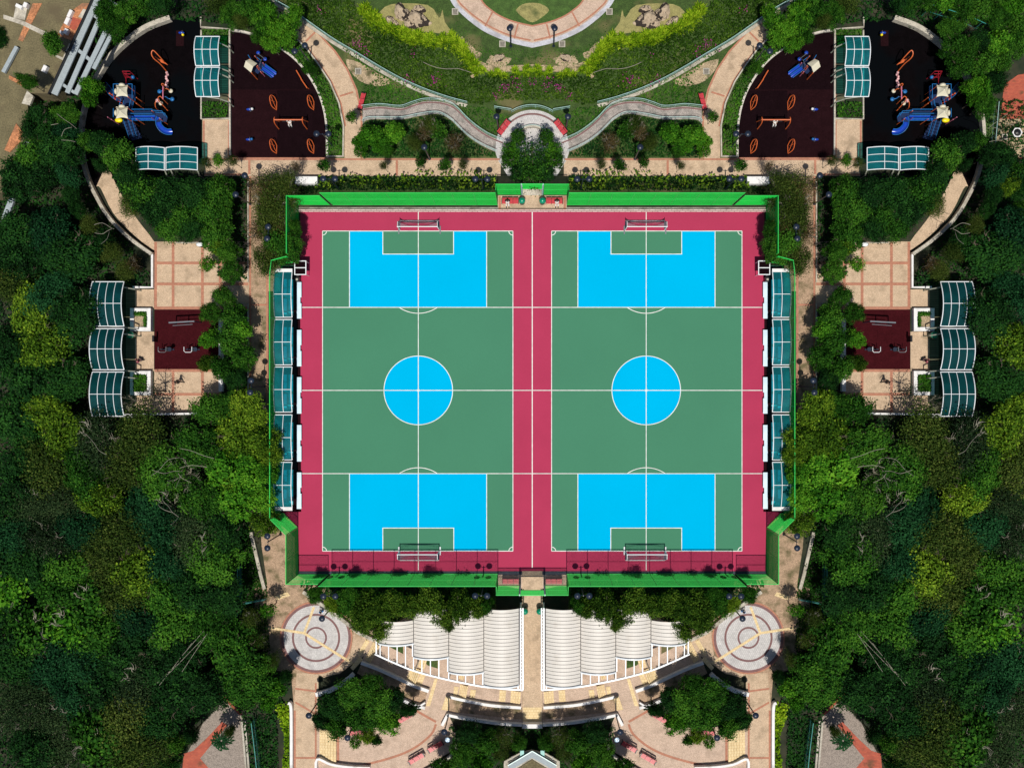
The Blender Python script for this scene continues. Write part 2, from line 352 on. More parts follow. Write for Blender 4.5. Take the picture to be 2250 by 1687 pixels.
ground('terrace', [[(822,1340),(1147,1340),(1147,1590),(985,1568),(1000,1600),(1002,1625),(1000,1645),(960,1668),(915,1700),(697.4,1700),(697.4,1600),(860,1590),(935,1552),(852,1520),(795,1452),(800,1440),(822,1405)]], M['pave2'], .020)
ground('terrace_floor', [[(985,1530),(1147,1554),(1147,1580),(985,1562)], [(795,1455),(940,1515),(932,1546),(852,1520),(785,1478)]], M['shadelitterpave'], .027)
# brick bands
bb = []
for x in (342, 380.5, 445, 484): bb += [[(x,532),(x,679)]]
for x in (380.5, 445, 484): bb += [[(x,812),(x,905)]]
for y in (578, 624, 677): bb += [[(343,y),(546,y)]]
for y in (814, 866): bb += [[(340,y),(485,y)]]
lines('brick_band', bb, M['brick'], .030, 6)
lines('brick_band', [[(x-2.5 if i else x, y) for i, (x, y) in enumerate(arcA_out[1:])], [(x+2, y) for x, y in arcA_in[1:-2]], [(449,350.5),(1098,350.5)], [(449,384),(545,384)],
      [(672,92),(692,72)], [(747,212),(776,203)], [(448,266),(448,346)], [(503,266),(503,346)], [(550,388),(550,900)], [(587,600),(587,900)], [(552,670),(586,670)]], M['brick'], .034, 4)
lines('brick_band', [[(548,352),(548,383)], [(872,353),(872,386)], [(508,349),(718,349)]], M['brick'], .038, 5)
lines('brick_band', [[(648,1560),(648,1688)], [(694,1500),(694,1688)], [(649,1512),(695,1518)], [(649,1542),(694,1568)], [(649,1664),(694,1664)]], M['brick'], .032, 4)
lines('brick_band', [smooth([(740,1690),(830,1672),(900,1648),(945,1615),(958,1590)]), [(905,1555),(958,1585)], [(743,1605),(743,1672)]], M['brick'], .030, 5)
lines('brick_band', [[(1098,432),(1098,465)], [(1099,463),(AX,463)]], M['brick'], .036, 5)
# circle plaza
ground('round_plaza', [arc(694.6,1400.4,76.5,0,360,80)[:-1]], M['cobble'], .030)
for r0, r1 in ((71,76.5),(48.5,53),(20,24)): ring('plaza_ring', 694.6, 1400.4, r0, r1, M['ringbrick'], .036)
ring('plaza_ring', 694.6, 1400.4, 76.5, 80, M['brick'], .036)
lines('tactile_strip', [[(775,1457),(668,1390)], [(668,1390),(608,1381),(563,1376)], [(668,1392),(690,1333)]], M['cream'], .044, 5.5)
ground('tactile_strip', [[(770,1466),(776,1472),(798,1448),(790,1441)], [(603,1310),(632,1300),(638,1308),(608,1318)]], M['cream'], .044)
# top plaza
ground('upper_plaza', [arc(AX,322,80,0,180,50)+[(1089,336),(1094,352),(1115,386),(MX-1115,386),(MX-1094,352),(MX-1089,336)]], M['cobble'], .030, mirror=False)
ring('upper_plaza_ring', AX, 322, 69, 73, M['ringbrick'], .036, 28, 152, False)
stop = smooth([(797,238),(805,237),(838,234),(881,238),(907,230),(932,223),(962,223),(990,230),(1008,243),(1025,261),(1048,281),(1076,299),(1112,314)],4)
sbot = smooth([(797,273),(813,263),(881,263),(919,256),(962,251),(990,264),(1008,281),(1028,300),(1056,319),(1092,336)],4)
ground('winding_walk', [stop+sbot[::-1]], M['walkcobble'], .028)
lines('winding_walk_band', [[(x, y+3.5) for x, y in stop[1:-1]]], M['ringbrick'], .034, 3)
# play surfaces
wallpts = smooth([(378,44),(330,62),(290,88),(250,125),(222,165),(200,210),(188,250),(183,290),(185,340),(195,385),(215,430),(245,480),(290,525),(338,560)])
ground('play_surface', [[(443,38),(443,348),(300,400),(212,410)]+[p for p in reversed(wallpts) if p[1] < 400]], M['blackrubber'], .02)
ground('play_surface', [pgcurve+[(508,347),(508,68)]], M['rubber3'], .024)
ground('play_surface', [rect(509,198,609,346)], M['rubber2'], .029)
ground('play_surface', [rect(339.4,680,485,811)], M['maroon'], .024)
lines('play_surface_seam', [[(509,198),(700,199)]], M['rubber2'], .031, 1.5)
# bottom left corner: gravel square with red paths, concrete channel
ground('gravel_square', [[(440,1600),(446,1588),(500,1530),(482,1528),(478,1516),(505,1540),(530,1570),(545,1600),(548,1700),(400,1700),(408,1660)]], M['granite'], .02)
ground('red_path', [[(488,1585),(500,1592),(440,1665),(470,1700),(400,1700),(404,1655),(425,1648),(455,1620)], [(476,1520),(482,1518),(532,1568),(526,1570)]], M['redpath'], .028)
# court
ground('courtside_strip', [rect(650,456,AX,466)], M['conc'], .026)
ground('courtside_strip', [rect(650,461,AX,466)], M['kerb'], .04)
ground('courtside_strip', [rect(618,585,662,1124)], M['rubber2'], .028)
ground('court_surface', [[(660,465.6),(AX,465.6),(AX,1254),(658,1254),(656,1163),(622,1132),(622,1124),(662,1124),(660,700)]], M['red'], .036)
ground('drain_channel', [rect(654,1254.2,AX,1262)], M['drain'], .030)
lines('drain_channel_edge', [[(652,458.5),(AX,458.5)]], M['blackmetal'], .046, 2)
ground('pitch', [rect(709,508,1127,1210)], M['green'], .042)
blue = [rect(768,508,1069.5,675.5), rect(768,1040,1069.5,1210)]
ground('penalty_area', blue, M['blue'], .048)
ground('penalty_area', [arc(919.3,857.5,75.5,0,360,80)[:-1]], M['blue'], .048)
ground('goal_area', [rect(841.5,508,996.5,558), rect(841.5,1159.5,997,1210)], M['green'], .054)
def outline(r): return r+[r[0]]
cl = [outline(rect(709,508,1127,1210))[:2], [(1127,508),(1127,1210)], [(1127,1210),(709,1210)], [(709,1210),(709,508)],
      [(660,675.5),(AX,675.5)], [(660,857.5),(AX,857.5)], [(660,1040),(AX,1040)], [(919.3,466),(919.3,1252)],
      [(768,508),(768,675)], [(1069.5,508),(1069.5,675)], [(768,1040),(768,1210)], [(1069.5,1040),(1069.5,1210)],
      [(841.5,508),(841.5,559)], [(996.5,508),(996.5,559)], [(840.5,558.5),(997.5,558.5)], [(841.5,1210),(841.5,1159)], [(997,1210),(997,1159)], [(840.5,1159.5),(998,1159.5)],
      arc(919.3,614,74.5,235,305,16), arc(919.3,1101.5,74.5,55,125,16),
      arc(709,508,9,270,360,8), arc(1127,508,9,180,270,8), arc(709,1210,9,0,90,8), arc(1127,1210,9,90,180,8), arc(919.3,857.5,75.5,0,360,80)]
lines('court_markings', cl, M['line'], [.060+.0011*i for i in range(len(cl))], 1.6)
lines('court_centre_line', [[(AX,466),(AX,1247)]], M['line'], .060, 2.0, mirror=False)
ring('court_spot', 919.3, 857.5, 0.1, 3, M['line'], .095, n=20)

# ================================================================ built things
# ---- fences of welded wire panels
def fence(name, label, px, h, posts=True, top=True, cat='fence', gap0=0.0, sp=.085, wi=.0105):
    """px: photo points of the TOP rail; every leg is split into bays of about 2.4 m"""
    pts = [P(x, y, h) for x, y in px]; root = empty(name, (pts[0][0], pts[0][1], 0)); tag(root, label, cat, 'green mesh fences round the court')
    for zr, rr_ in ((h, .045), (h*.5, .03), (.15, .03)): rail = MB(); rail.tube([(p[0], p[1], zr) for p in pts], rr_, 6); rail.build('rail', M['gpost'], root)
    for a, b_ in zip(pts, pts[1:]):
        L = math.hypot(b_[0]-a[0], b_[1]-a[1]); n = max(1, round(L/2.4))
        for i in range(n):
            p = [a[k]+(b_[k]-a[k])*i/n for k in (0, 1)]; q = [a[k]+(b_[k]-a[k])*(i+1)/n for k in (0, 1)]; mb = MB()
            zz = .2+gap0
            while zz < h-.05: mb.bar((p[0], p[1], zz), (q[0], q[1], zz), wi); zz += sp
            m = max(2, int(L/n/.15))
            for k in range(1, m):
                x, y = p[0]+(q[0]-p[0])*k/m, p[1]+(q[1]-p[1])*k/m; mb.bar((x, y, .2+gap0), (x, y, h), .008)
            mb.build('mesh_panel', M['gmetal'], root)
            po = MB(); po.tube([(p[0], p[1], 0), (p[0], p[1], h+.05)], .035, 6); po.build('post', M['gpost'], root)
    p = pts[-1]; po = MB(); po.tube([(p[0], p[1], 0), (p[0], p[1], h+.05)], .035, 6); po.build('post', M['gpost'], root)
    return both(root)
fence('mesh_fence', 'tall bright green mesh fence along the top edge of the left court', [(702,424),(1088,424)], 6.4)
fence('mesh_fence', 'lower green mesh fence round the top left corner of the court', [(702,430),(629,430),(629,556)], 5, sp=.06)
fence('mesh_fence', 'narrow green mesh fence behind the row of courtside shelters on the left', [(629,563),(596,572),(592.5,600),(592.5,1137)], 4.3)
fence('mesh_fence', 'green mesh fence slanting in at the bottom left corner of the court', [(594,1141),(628,1175)], 5, sp=.06)
fence('mesh_fence', 'green mesh fence running straight down to the bottom left corner of the court', [(628,1177),(628,1283)], 5, sp=.055)
fence('mesh_fence', 'short lower green mesh fence along the bottom left corner of the court', [(629,1283),(698,1283)], 5, sp=.10, wi=.0085)
fence('mesh_fence', 'tall green mesh fence along the bottom edge of the left court', [(700,1287.5),(1089,1287.5)], 6.3, sp=.10, wi=.0085)
fence('mesh_fence', 'green mesh fence round the bench recess left of the top gate', [(1089,424),(1089,405),(1143,405)], 5.2)
fence('mesh_fence', 'green mesh fence round the bench recess left of the bottom gate', [(1090.5,1289),(1090.5,1307),(1140,1307)], 4.6)
def gate(label, px, hx, py, h, low):
    a = P(px, py, h); b_ = P(MX-px, py, h); root = empty('gate_frame', (0, a[1], 0)); tag(root, label, 'gate')
    for s in (a, b_): q = MB(); q.box((s[0], s[1], h/2), (.16, .16, h)); q.build('post', M['paleteal'], root)
    q = MB(); q.bar(a, b_, .1); q.build('rail', M['gpost'], root); q = MB(); q.bar((a[0], a[1], low), (b_[0], b_[1], low), .08); q.build('rail', M['gpost'], root)
    q = MB(); z = low+.05
    while z < h: q.bar((a[0], a[1], z), (b_[0], b_[1], z), .016); z += .075
    n = 16
    for i in range(1, n): x = a[0]+(b_[0]-a[0])*i/n; q.bar((x, a[1], low), (x, a[1], h), .012)
    q.build('mesh_panel', M['gmetal'], root); return root
gate('green mesh header between white posts over the top gate of the court', 1146, 0, 405, 5.2, 3.0)
gate('green mesh header between pale posts over the bottom gate of the court', 1142, 0, 1307, 4.6, 2.4)
# steps in the top gate
b = MB()
for i in range(4): y = 430-i*4.5; b.prism(PW(rect(1149, y-4.5, MX-1149, y)), 0, .08+.09*(i+1))
tag(b.build('steps', M['conc']), kind='structure')
# ---- walls
def wall(label, px, wd, h, m='conc', name='low_wall', cat='wall', base=True, do_both=True):
    pts = [P(x, y, 0 if base else h)[:2] for x, y in px]; c = pts[len(pts)//2]
    o = MB().strip(pts, wd, 0, h).build(name, M[m], at=(c[0], c[1], 0)); tag(o, label, cat)
    return both(o) if do_both else o
wall('broad weathered concrete wall curving round the outside of the left black playground', [p for p in wallpts if p[1] < 208], .5, .7)
wall('narrow pale concrete wall curving down beside the lower part of the left black playground', [p for p in wallpts if p[1] > 202], .36, .7)
wall('white kerb wall with a right angle beside the left square above the shelters', [(338,560),(338,632),(296,632)], .22, .5, 'white')
wall('pale kerb between the left black playground and the garden strip', [(443,40),(443,62),(506,66),(507,342)], .18, .3)
wall('pale kerb on the inner side of the left garden strip above the square', [(443.5,68),(443.5,263),(507,262)], .16, .25)
wall('thin pale kerb curving round the left maroon playground', pgcurve, .22, .3, 'kerbgrey')
wall('white edging wall between the left curved hedge and the curved path', [(719,345),(755,345)]+[(x-1, y) for x, y in arcA_in[1:7]], .16, .35, 'conc')
wall('cream concrete channel curving below the teal railing on the left slope', [(x-1.5, y+4) for x, y in railA], .35, .18, 'conc', 'drain_channel', 'channel')
wall('thin pale kerb along the left side of the long vertical path', [(546,400),(546,620)], .12, .2)
wall('thin pale kerb along the left side of the vertical path beside the exercise ground', [(530,667),(546,667),(546,860)], .12, .2)
wall('low white wall running down the right side of the left exercise ground', [(488,690),(488,860)], .42, .5, 'white')
wall('white wall along the bottom of the left square beside the third shelter', [(275,911),(480,907)], .2, .8, 'white')
wall('thin white kerb along the top of the left square', [(388,534),(486,534)], .12, .2)
wall('white wall curving under the left round plaza above the round-crowned trees', smooth([(696,1522),(720,1516),(745,1504),(768,1487),(778,1478)]), .45, .6, 'white')
wall('curved white retaining wall nearest the left pergola', smooth([(795,1453),(830,1466),(870,1484),(910,1503),(943,1515)]), .35, .5, 'white')
wall('curved white retaining wall between the left ramp and the trees', smooth([(852,1521),(880,1532),(905,1543),(935,1552)]), .3, .5, 'white')
wall('upper curved white retaining wall left of the centre path', smooth([(990,1528),(1030,1537),(1080,1546),(1145,1551)]), .3, .5, 'white')
wall('lower curved white retaining wall left of the bottom centre shrubs', [(972,1590),(984,1567)]+smooth([(984,1567),(1030,1576),(1090,1585),(1147,1589)]), .3, .5, 'white')
wall('white wall under the foot of the centre path', [(1148,1589),(MX-1148,1589)], .45, .8, 'white', do_both=False)
wall('white wall beside the yellow-green hedge at the bottom left path', smooth([(636,1540),(642,1548),(643,1600),(643,1695)]), .3, .6, 'white')
wall('low white wall curving along the bottom edge of the left terrace', smooth([(698,1700),(699,1663),(730,1674),(770,1680),(815,1682)],4), .25, .6, 'white')
wall('brown curb curving behind the benches of the left lower terrace', smooth([(1000,1630),(1003,1640),(985,1662),(945,1684),(925,1695)],4), .25, .5, 'conc')
wall('slim pale wall beside the left terrace path above the bench', [(900,1562),(935,1540)], .18, .5, 'white')
wall('pair of pale concrete channel walls in the bottom left corner', [(540,1580),(550,1700)], .22, .4, 'conc')
wall('inner pale concrete channel wall in the bottom left corner', [(534,1582),(544,1700)], .2, .4, 'conc')
wall('grey concrete channel wall between the trees and the fence corner on the left', smooth([(553,1168),(563,1210),(575,1262),(583,1292)]), .35, .4, 'conc')
wall('pale stone wall below the left shrubs beside the round plaza', [(668,1298),(700,1320),(740,1348),(790,1388),(824,1404)], .35, .5, 'conc')
# ---- railings
def railing(label, px, h, m='paleteal', posts=1.5, infill=None, name='handrail', mir_=True):
    pts = [P(x, y, 0) for x, y in px]; root = empty(name, (pts[0][0], pts[0][1], 0)); tag(root, label, 'railing')
    q = MB(); q.tube([(p[0], p[1], h) for p in pts], .032, 6); q.build('top_rail', M[m], root)
    q = MB(); q.tube([(p[0], p[1], h*.5) for p in pts], .014, 6); q.build('lower_rail', M[m], root)
    po = MB(); bars = MB(); acc = 0; nxt = 0; t = 0
    for a, b_ in zip(pts, pts[1:]):
        L = math.hypot(b_[0]-a[0], b_[1]-a[1])
        while nxt <= acc+L+1e-6:
            k = (nxt-acc)/max(L, 1e-6); x, y = a[0]+(b_[0]-a[0])*k, a[1]+(b_[1]-a[1])*k
            p = MB(); p.tube([(x, y, 0), (x, y, h)], .025, 6); p.build('post', M[m], root); nxt += posts
        if infill:
            n = max(1, int(L/.14))
            for i in range(n): x, y = a[0]+(b_[0]-a[0])*i/n, a[1]+(b_[1]-a[1])*i/n; bars.bar((x, y, .1), (x, y, h), .02)
        acc += L
    if infill: bars.build('infill', M[infill], root)
    return both(root) if mir_ else root
railing('curved teal railing along the top of the left flower slope', railA, 1.05, 'paleteal', 2.0, 'teal')
railing('white handrail on the upper edge of the left winding walk', stop[1:-1], 1.0, 'paleteal')
railing('teal and white handrail on the lower edge of the left winding walk', sbot[1:], 1.0, 'paleteal')
railing('curved teal railing round the top of the upper centre plaza', [(1087,240),(1124,246)]+arc(AX,322,85,122,58,20)+[(MX-1124,246),(MX-1087,240)], 1.1, 'paleteal', 1.6, 'teal', mir_=False)
railing('curved white rail on the inner planter wall of the upper centre plaza', arc(AX,322,44,178,2,24), .6, 'paleteal', 1.2, mir_=False)
railing('teal railing running up the left forest edge beside the court', [(533,1240),(533,1345)], 1.8, 'teal', 2.2, 'teal')
railing('teal railing slanting down through the trees at the bottom left', [(563,1575),(571,1640),(577,1700)], 1.8, 'teal', 2.2, 'teal')
railing('short teal railing across the top of the left leaf strewn square', [(536,1322),(590,1312)], 1.2, 'teal', 1.4, 'teal')
o = MB().strip([P(x, y, 0)[:2] for x, y in arc(AX,322,43,0,180,24)], .3, 0, .5).build('planter_wall', M['conc'], at=(0, P(0,322)[1], 0)); tag(o, 'curved planter wall holding the big tree on the upper centre plaza', 'planter wall')
# ---- lamps
def make_lamp(n):
    r = empty('street_lamp', (0, 0, 0)); h = 5.0
    q = MB(); q.lathe((0,0,0), [(.16,0),(.16,.12),(.09,.2),(.075,1.2),(.06,h-.1),(.05,h)], 10); q.build('pole', M['lampmetal'], r)
    for s in ((0,) if n == 1 else (-.62, .62)):
        if n == 2: a = MB(); a.tube([(0,0,h-.35),(s*.5,0,h-.12),(s,0,h-.05)], .035, 6); a.build('arm', M['lampmetal'], r)
        hd = MB(); hd.lathe((s,0,h-.12), [(.1,0),(.28,.05),(.33,.12),(.33,.16),(.24,.24),(.06,.30)], 20); hh = hd.build('lamp_shade', M['lampmetal'], r, smooth=True)
        g = MB(); g.lathe((s,0,h-.22), [(.12,0),(.16,.04),(.14,.1)], 14); g.build('lens', M['steel'], hh)
    return r
l2 = make_lamp(2); l1 = make_lamp(1); used = {}
def lamp(n, hx, hy, rz, label):
    src = l2 if n == 2 else l1; p = P(hx, hy, 5.1)
    o = src if n not in used else copy_tree(src); used[n] = 1
    o.location = (p[0], p[1], 0); o.rotation_euler = (0, 0, math.radians(rz)); tag(o, label, 'lamp', 'dark park lamps'); return both(o)
D = 'twin-headed navy lamp '; E = 'single-headed dark lamp '
lamp(2, 722.5, 392.5, 0, D+'over the white box in the upper left hedge')
lamp(2, 1057.5, 393, 0, D+'over the hedge just left of the top gate')
lamp(2, 587.5, 511, 85, D+'beside the top left corner of the court fence')
lamp(2, 550, 849, 85, D+'beside the vertical path halfway down the left court fence')
lamp(2, 587, 1191, 90, D+'in front of the slanting fence at the lower left court corner')
lamp(2, 1057, 1309, 0, D+'over the trees left of the bottom gate')
lamp(2, 723, 1310, 0, D+'over the shrubs between the lower left court corner and the round plaza')
lamp(2, 658, 106, 30, D+'in the curved hedge beside the top of the left curved path')
lamp(2, 708, 293.5, 0, D+'at the right edge of the left maroon playground')
lamp(1, 707, 1359, 0, E+'beside the person at the left round plaza')
lamp(1, 678, 1572, 0, E+'beside the bottom left vertical path')
lamp(1, 763, 1621, 0, E+'beside the green bin on the left lower terrace')
lamp(1, 976, 1608, 0, E+'beside the drinking fountain of the left lower terrace')
lamp(1, 537, 385, 0, E+'at the junction of paths below the left maroon playground')
lamp(1, 1120, 62, 0, E+'beside the ring path at the top, left one of the pair')
lamp(1, 1091, 256, 0, E+'in the shrubs left of the upper centre plaza')
lamp(1, 932, 323, 0, E+'in the shrubs under the middle of the left winding walk')
lamp(1, 517, 427, 0, E+'among the trees left of the vertical path on the left')
# ---- benches and bins
def make_bench():
    r = empty('park_bench', (0,0,0))
    for k in range(3):
        q = MB(); x = (k-1)*.6
        for j in range(4): q.box((x, -.19+j*.12, .44), (.56, .10, .04))
        q.build('seat', M['benchred'], r)
        q = MB()
        for j in range(3): q.box((x, .27+j*.02, .58+j*.11), (.56, .035, .09))
        q.build('backrest', M['benchred'], r)
    for s in (-.92, -.31, .31, .92):
        q = MB(); q.box((s, 0, .41), (.05, .55, .03)); q.box((s, -.2, .2), (.05, .05, .4)); q.box((s, .24, .42), (.05, .05, .84))
        if abs(s) > .9: q.box((s, -.02, .62), (.05, .5, .04)); q.box((s, -.25, .53), (.05, .05, .2))
        q.build('leg', M['blackmetal'], r)
    return r
be = make_bench(); bu = []
def bench(px, py, rz, label):
    o = be if not bu else copy_tree(be); bu.append(1); p = P(px, py, .45); o.location = (p[0], p[1], 0); o.rotation_euler = (0,0,math.radians(rz))
    tag(o, label, 'bench', 'red park benches'); return both(o)
bench(794.5, 223, -105, 'red bench at the left end of the left winding walk')
bench(1108, 281, 53, 'red bench on the left side of the upper centre plaza')
bench(1121, 443, 0, 'red bench in the recess left of the top gate')
bench(1122, 1277, 0, 'red bench in the recess left of the bottom gate')
bench(890, 1577, 30, 'red bench under the trees on the left lower terrace')
bench(957, 1640, 30, 'red bench by the curb of the left lower terrace, upper one of two')
bench(915, 1666, 30, 'red bench by the curb of the left lower terrace, lower one of two')
bench(787, 1609, 3, 'red bench half hidden under leaves on the left lower terrace')
def make_bin():
    r = empty('litter_bin', (0,0,0))
    q = MB(); q.lathe((0,0,0), [(.22,0),(.27,.05),(.29,.75),(.30,.8)], 20); q.build('body', M['bindark'], r, smooth=True)
    q = MB(); q.lathe((0,0,.8), [(.31,0),(.32,.08),(.27,.2),(.16,.30),(.03,.34)], 20); q.build('dome_lid', M['bingreen'], r, smooth=True)
    q = MB(); q.box((0,-.3,.86), (.26,.06,.1)); q.build('opening', M['blackmetal'], r); return r
bi = make_bin(); biu = []
def bin_(px, py, label, s=1.0):
    o = bi if not biu else copy_tree(bi); biu.append(1); p = P(px, py, 1); o.location = (p[0], p[1], 0); o.scale = (s,s,s); tag(o, label, 'bin', 'green domed litter bins'); return both(o)
bin_(1147, 441, 'green domed bin beside the bench left of the top gate', 1.15)
bin_(1153.5, 1343, 'green domed bin beside the centre path at the top of the left pergola', 1.1)
bin_(752, 1607, 'green domed bin on the left lower terrace', 1.0)
bin_(287, 736, 'green domed bin in front of the second left shelter', 1.25)
# ---- goals
def make_goal():
    r = empty('football_goal', (0,0,0)); W_, Dp, h = 4.3, 1.0, 2.0; q = MB()
    for x in (-W_/2, W_/2): q.tube([(x,0,0),(x,0,h)], .05, 8)
    q.tube([(-W_/2-.05,0,h),(W_/2+.05,0,h)], .05, 8); q.build('goal_frame', M['wmetal'], r)
    q = MB()
    q.tube([(-W_/2,Dp,.04),(W_/2,Dp,.04)], .035, 6)
    for x in (-W_/2, W_/2): q.tube([(x,0,.04),(x,Dp,.04)], .03, 6); q.tube([(x,0,h),(x,.55,h-.1),(x,Dp,.04)], .03, 6)
    q.build('rear_frame', M['wmetal'], r)
    q = MB()       # net: sagging back, side nets
    nx, nz = 42, 20
    def pt(u, v):
        sag = .42*math.sin(math.pi*u)**.8*math.sin(math.pi*min(v*1.25, 1))
        y, z = (.45*v/.35, h-.05-.12*v) if v < .35 else (.45+(Dp-.45)*(v-.35)/.65, (h-.1)*(1-(v-.35)/.65)+.04)
        return (-W_/2+W_*u, max(y-sag, .02), max(z-sag*.5, .04))
    for i in range(nx+1): q.tube([pt(i/nx, k/10) for k in range(11)], .009, 3, False)
    for k in range(nz+1): q.tube([pt(i/14, k/nz) for i in range(15)], .009, 3, False)
    for x in (-W_/2, W_/2):
        for k in range(1, 10):
            y = Dp*k/10; zt = h-.05 if y < .55 else (h-.1)*(1-(y-.55)/(Dp-.55)); q.tube([(x,y,.04),(x,y,max(zt,.06))], .01, 3, False)
        for k in range(1, 14):
            z_ = h*k/14; ye = Dp-(Dp-.55)*z_/(h-.1) if z_ < h-.1 else .5; q.tube([(x,0,z_),(x,max(ye,.1),z_)], .01, 3, False)
    q.build('net', M['net'], r)
    for x in (-W_/2-.12, W_/2+.12):
        q = MB(); q.box((x,-.05,.08), (.14,.9,.12)); q.build('base_weight', M['steel'], r)
    return r
g = make_goal(); p = P(917, 498, 2); g.location = (p[0], p[1], 0); tag(g, 'white framed football goal with sagging net at the top end of the left pitch', 'goal', 'four football goals'); both(g)
g2 = copy_tree(g); p = P(917, 1218, 2); g2.location = (p[0], p[1], 0); g2.rotation_euler.z = math.pi; tag(g2, 'white framed football goal with sagging net at the bottom end of the left pitch'); both(g2)
# ---- vaulted shelters
def shelter(label, x0, x1, y0, y1, h, along, nc, nr, rise=.55, m='tealglass', postside='x0', gr='vaulted shelters', extra=None):
    """roof seen at photo x0..x1, y0..y1; 'along' is the axis the vault arches over"""
    a = P(x0, y0, h); c = P(x1, y1, h); X0, X1, Y1, Y0 = a[0], c[0], a[1], c[1]
    cx, cy = (X0+X1)/2, (Y0+Y1)/2; r = empty('shelter', (cx, cy, 0)); tag(r, label, 'shelter', gr)
    def z(t): return h+rise*(1-(2*t-1)**2)
    def pt(u, v): return (X0+(X1-X0)*u, Y0+(Y1-Y0)*v, z(v if along == 'y' else u))
    N = 14; q = MB(); g_ = [[pt(i/N, j/N) for i in range(N+1)] for j in range(N+1)]
    V = [(x, y, z_+o_) for o_ in (0, -.02) for row in g_ for x, y, z_ in row]; K = (N+1)**2
    F = [(j*(N+1)+i, j*(N+1)+i+1, (j+1)*(N+1)+i+1, (j+1)*(N+1)+i) for j in range(N) for i in range(N)]
    q.add(V, F+[tuple(K+k for k in reversed(f)) for f in F]); q.build('roof_sheet', M[m], r, smooth=True)
    for i in range(nc+1):
        q = MB(); q.tube([tuple(c_+(0,0,.045)[k] for k, c_ in enumerate(pt(i/nc, j/12))) for j in range(13)], .05 if i in (0, nc) else .035, 6); q.build('roof_rib', M['wmetal'], r)
    for j in range(nr+1):
        q = MB(); q.tube([tuple(c_+(0,0,.045)[k] for k, c_ in enumerate(pt(i/12, j/nr))) for i in range(13)], .05 if j in (0, nr) else .035, 6); q.build('roof_rib', M['wmetal'], r)
    ins = .25
    if postside == 'x0': foot = [(X0+ins, Y0+ins), (X0+ins, Y1-ins)]; tips = [(X1-.15, Y0+.1), (X1-.15, Y1-.1)]
    elif postside == 'x1': foot = [(X1+.5, Y0-.4+ins), (X1+.5, Y1-.4-ins)]; tips = [(X0+.15, Y0+.1), (X0+.15, Y1-.1)]
    else: foot = [(X0+ins, Y0-.3), (X1-ins, Y0-.3)]; tips = [(X0+ins, Y1-.1), (X1-ins, Y1-.1)]
    for (fx, fy), (tx, ty) in zip(foot, tips):
        q = MB(); q.tube([(fx, fy, 0), (fx, fy, h*.55), (fx+(tx-fx)*.25, fy+(ty-fy)*.25, h*.88), (tx, ty, h-.02)], [.09, .08, .06, .04], 8); q.build('bracket_post', M['bracket'], r)
    return r
for i, (y0, y1) in enumerate([(597,697),(702,801.5),(806,905),(911,1010),(1015,1114)]):
    s = shelter(['first', 'second', 'third', 'fourth', 'lowest'][i]+' teal roofed shelter from the top in the row beside the left court', 604, 642, y0, y1, 2.25, 'y', 2, 2, .45, gr='teal shelters beside the court')
    if i in (0, 4):
        e_ = P(623, 594 if i == 0 else 1118, 2.3); q = MB(); q.box(e_, (1.9, .34, .08)); q.build('end_gable', M['white'], s)
    both(s)
    a = P(628, y0+16, .5); c = P(642, y1-4, .5); cx = (a[0]+c[0])/2; r = empty('slatted_seat', (cx, (a[1]+c[1])/2, 0))
    tag(r, 'pale blue grandstand seat under the '+['first', 'second', 'third', 'fourth', 'lowest'][i]+' shelter beside the left court', 'seat', 'seats under the courtside shelters')
    for dx, z_ in ((-.35, .75), (.22, .42)):
        q = MB(); L = a[1]-c[1]; q.box((cx+dx, (a[1]+c[1])/2+L*.26, z_), (.34, L*.46, .05)); q.box((cx+dx, (a[1]+c[1])/2-L*.26, z_), (.34, L*.42, .05)); q.build('seat_board', M['cyan'], r)
    q = MB(); q.box((cx-.05, (a[1]+c[1])/2, .2), (.9, L*.98, .36)); q.build('plinth', M['teal'], r); both(r)
    yc = (y0+y1)/2+13; a = P(652.5, yc-40, .35); c = P(662.5, yc+40, .35); cy = (a[1]+c[1])/2; cx = (a[0]+c[0])/2; L = a[1]-c[1]
    r = empty('low_bench', (cx, cy, 0)); tag(r, 'long low white bench at the court edge, '+nth(i+1)+' from the top on the left', 'bench', 'long white courtside benches')
    q = MB(); q.box((cx, cy+L*.29, .38), (.5, L*.42, .06)); q.box((cx-.06, cy, .38), (.38, L*.16, .06)); q.box((cx, cy-L*.29, .38), (.5, L*.42, .06)); q.build('seat', M['slabwhite'], r)
    for k in (-.4, -.15, .15, .4): q = MB(); q.box((cx, cy+L*k, .175), (.3, .12, .35)); q.build('leg', M['steel'], r)
    both(r)
for i, (y0, y1) in enumerate([(619,716.5),(722,812),(817,914)]):
    both(shelter(['upper', 'middle', 'lower'][i]+' dark glazed shelter of the three beside the left square', 203.5, 273, y0, y1, 3.0, 'y', 4, 2, .7, 'darkglass', 'x1', 'dark shelters beside the squares'))
both(shelter('upper teal shelter between the two left playgrounds', 430.5, 483, 81, 145, 2.9, 'y', 3, 2, .5, 'tealglass', 'x1', 'shelters between the playgrounds'))
both(shelter('lower teal shelter between the two left playgrounds', 431, 483, 148.5, 213, 2.9, 'y', 3, 2, .5, 'tealglass', 'x1', 'shelters between the playgrounds'))
both(shelter('farther teal shelter at the bottom of the left black playground', 299, 361.5, 325, 374, 2.9, 'x', 2, 3, .5, 'tealglass', 'y0', 'shelters at the foot of the playgrounds'))
both(shelter('teal shelter at the bottom right corner of the left black playground', 365, 434, 325, 374, 2.9, 'x', 2, 3, .5, 'tealglass', 'y0', 'shelters at the foot of the playgrounds'))
ground('shelter_floor', [rect(277,632,296.5,907), rect(484,104,501,224)], M['deck'], .03)
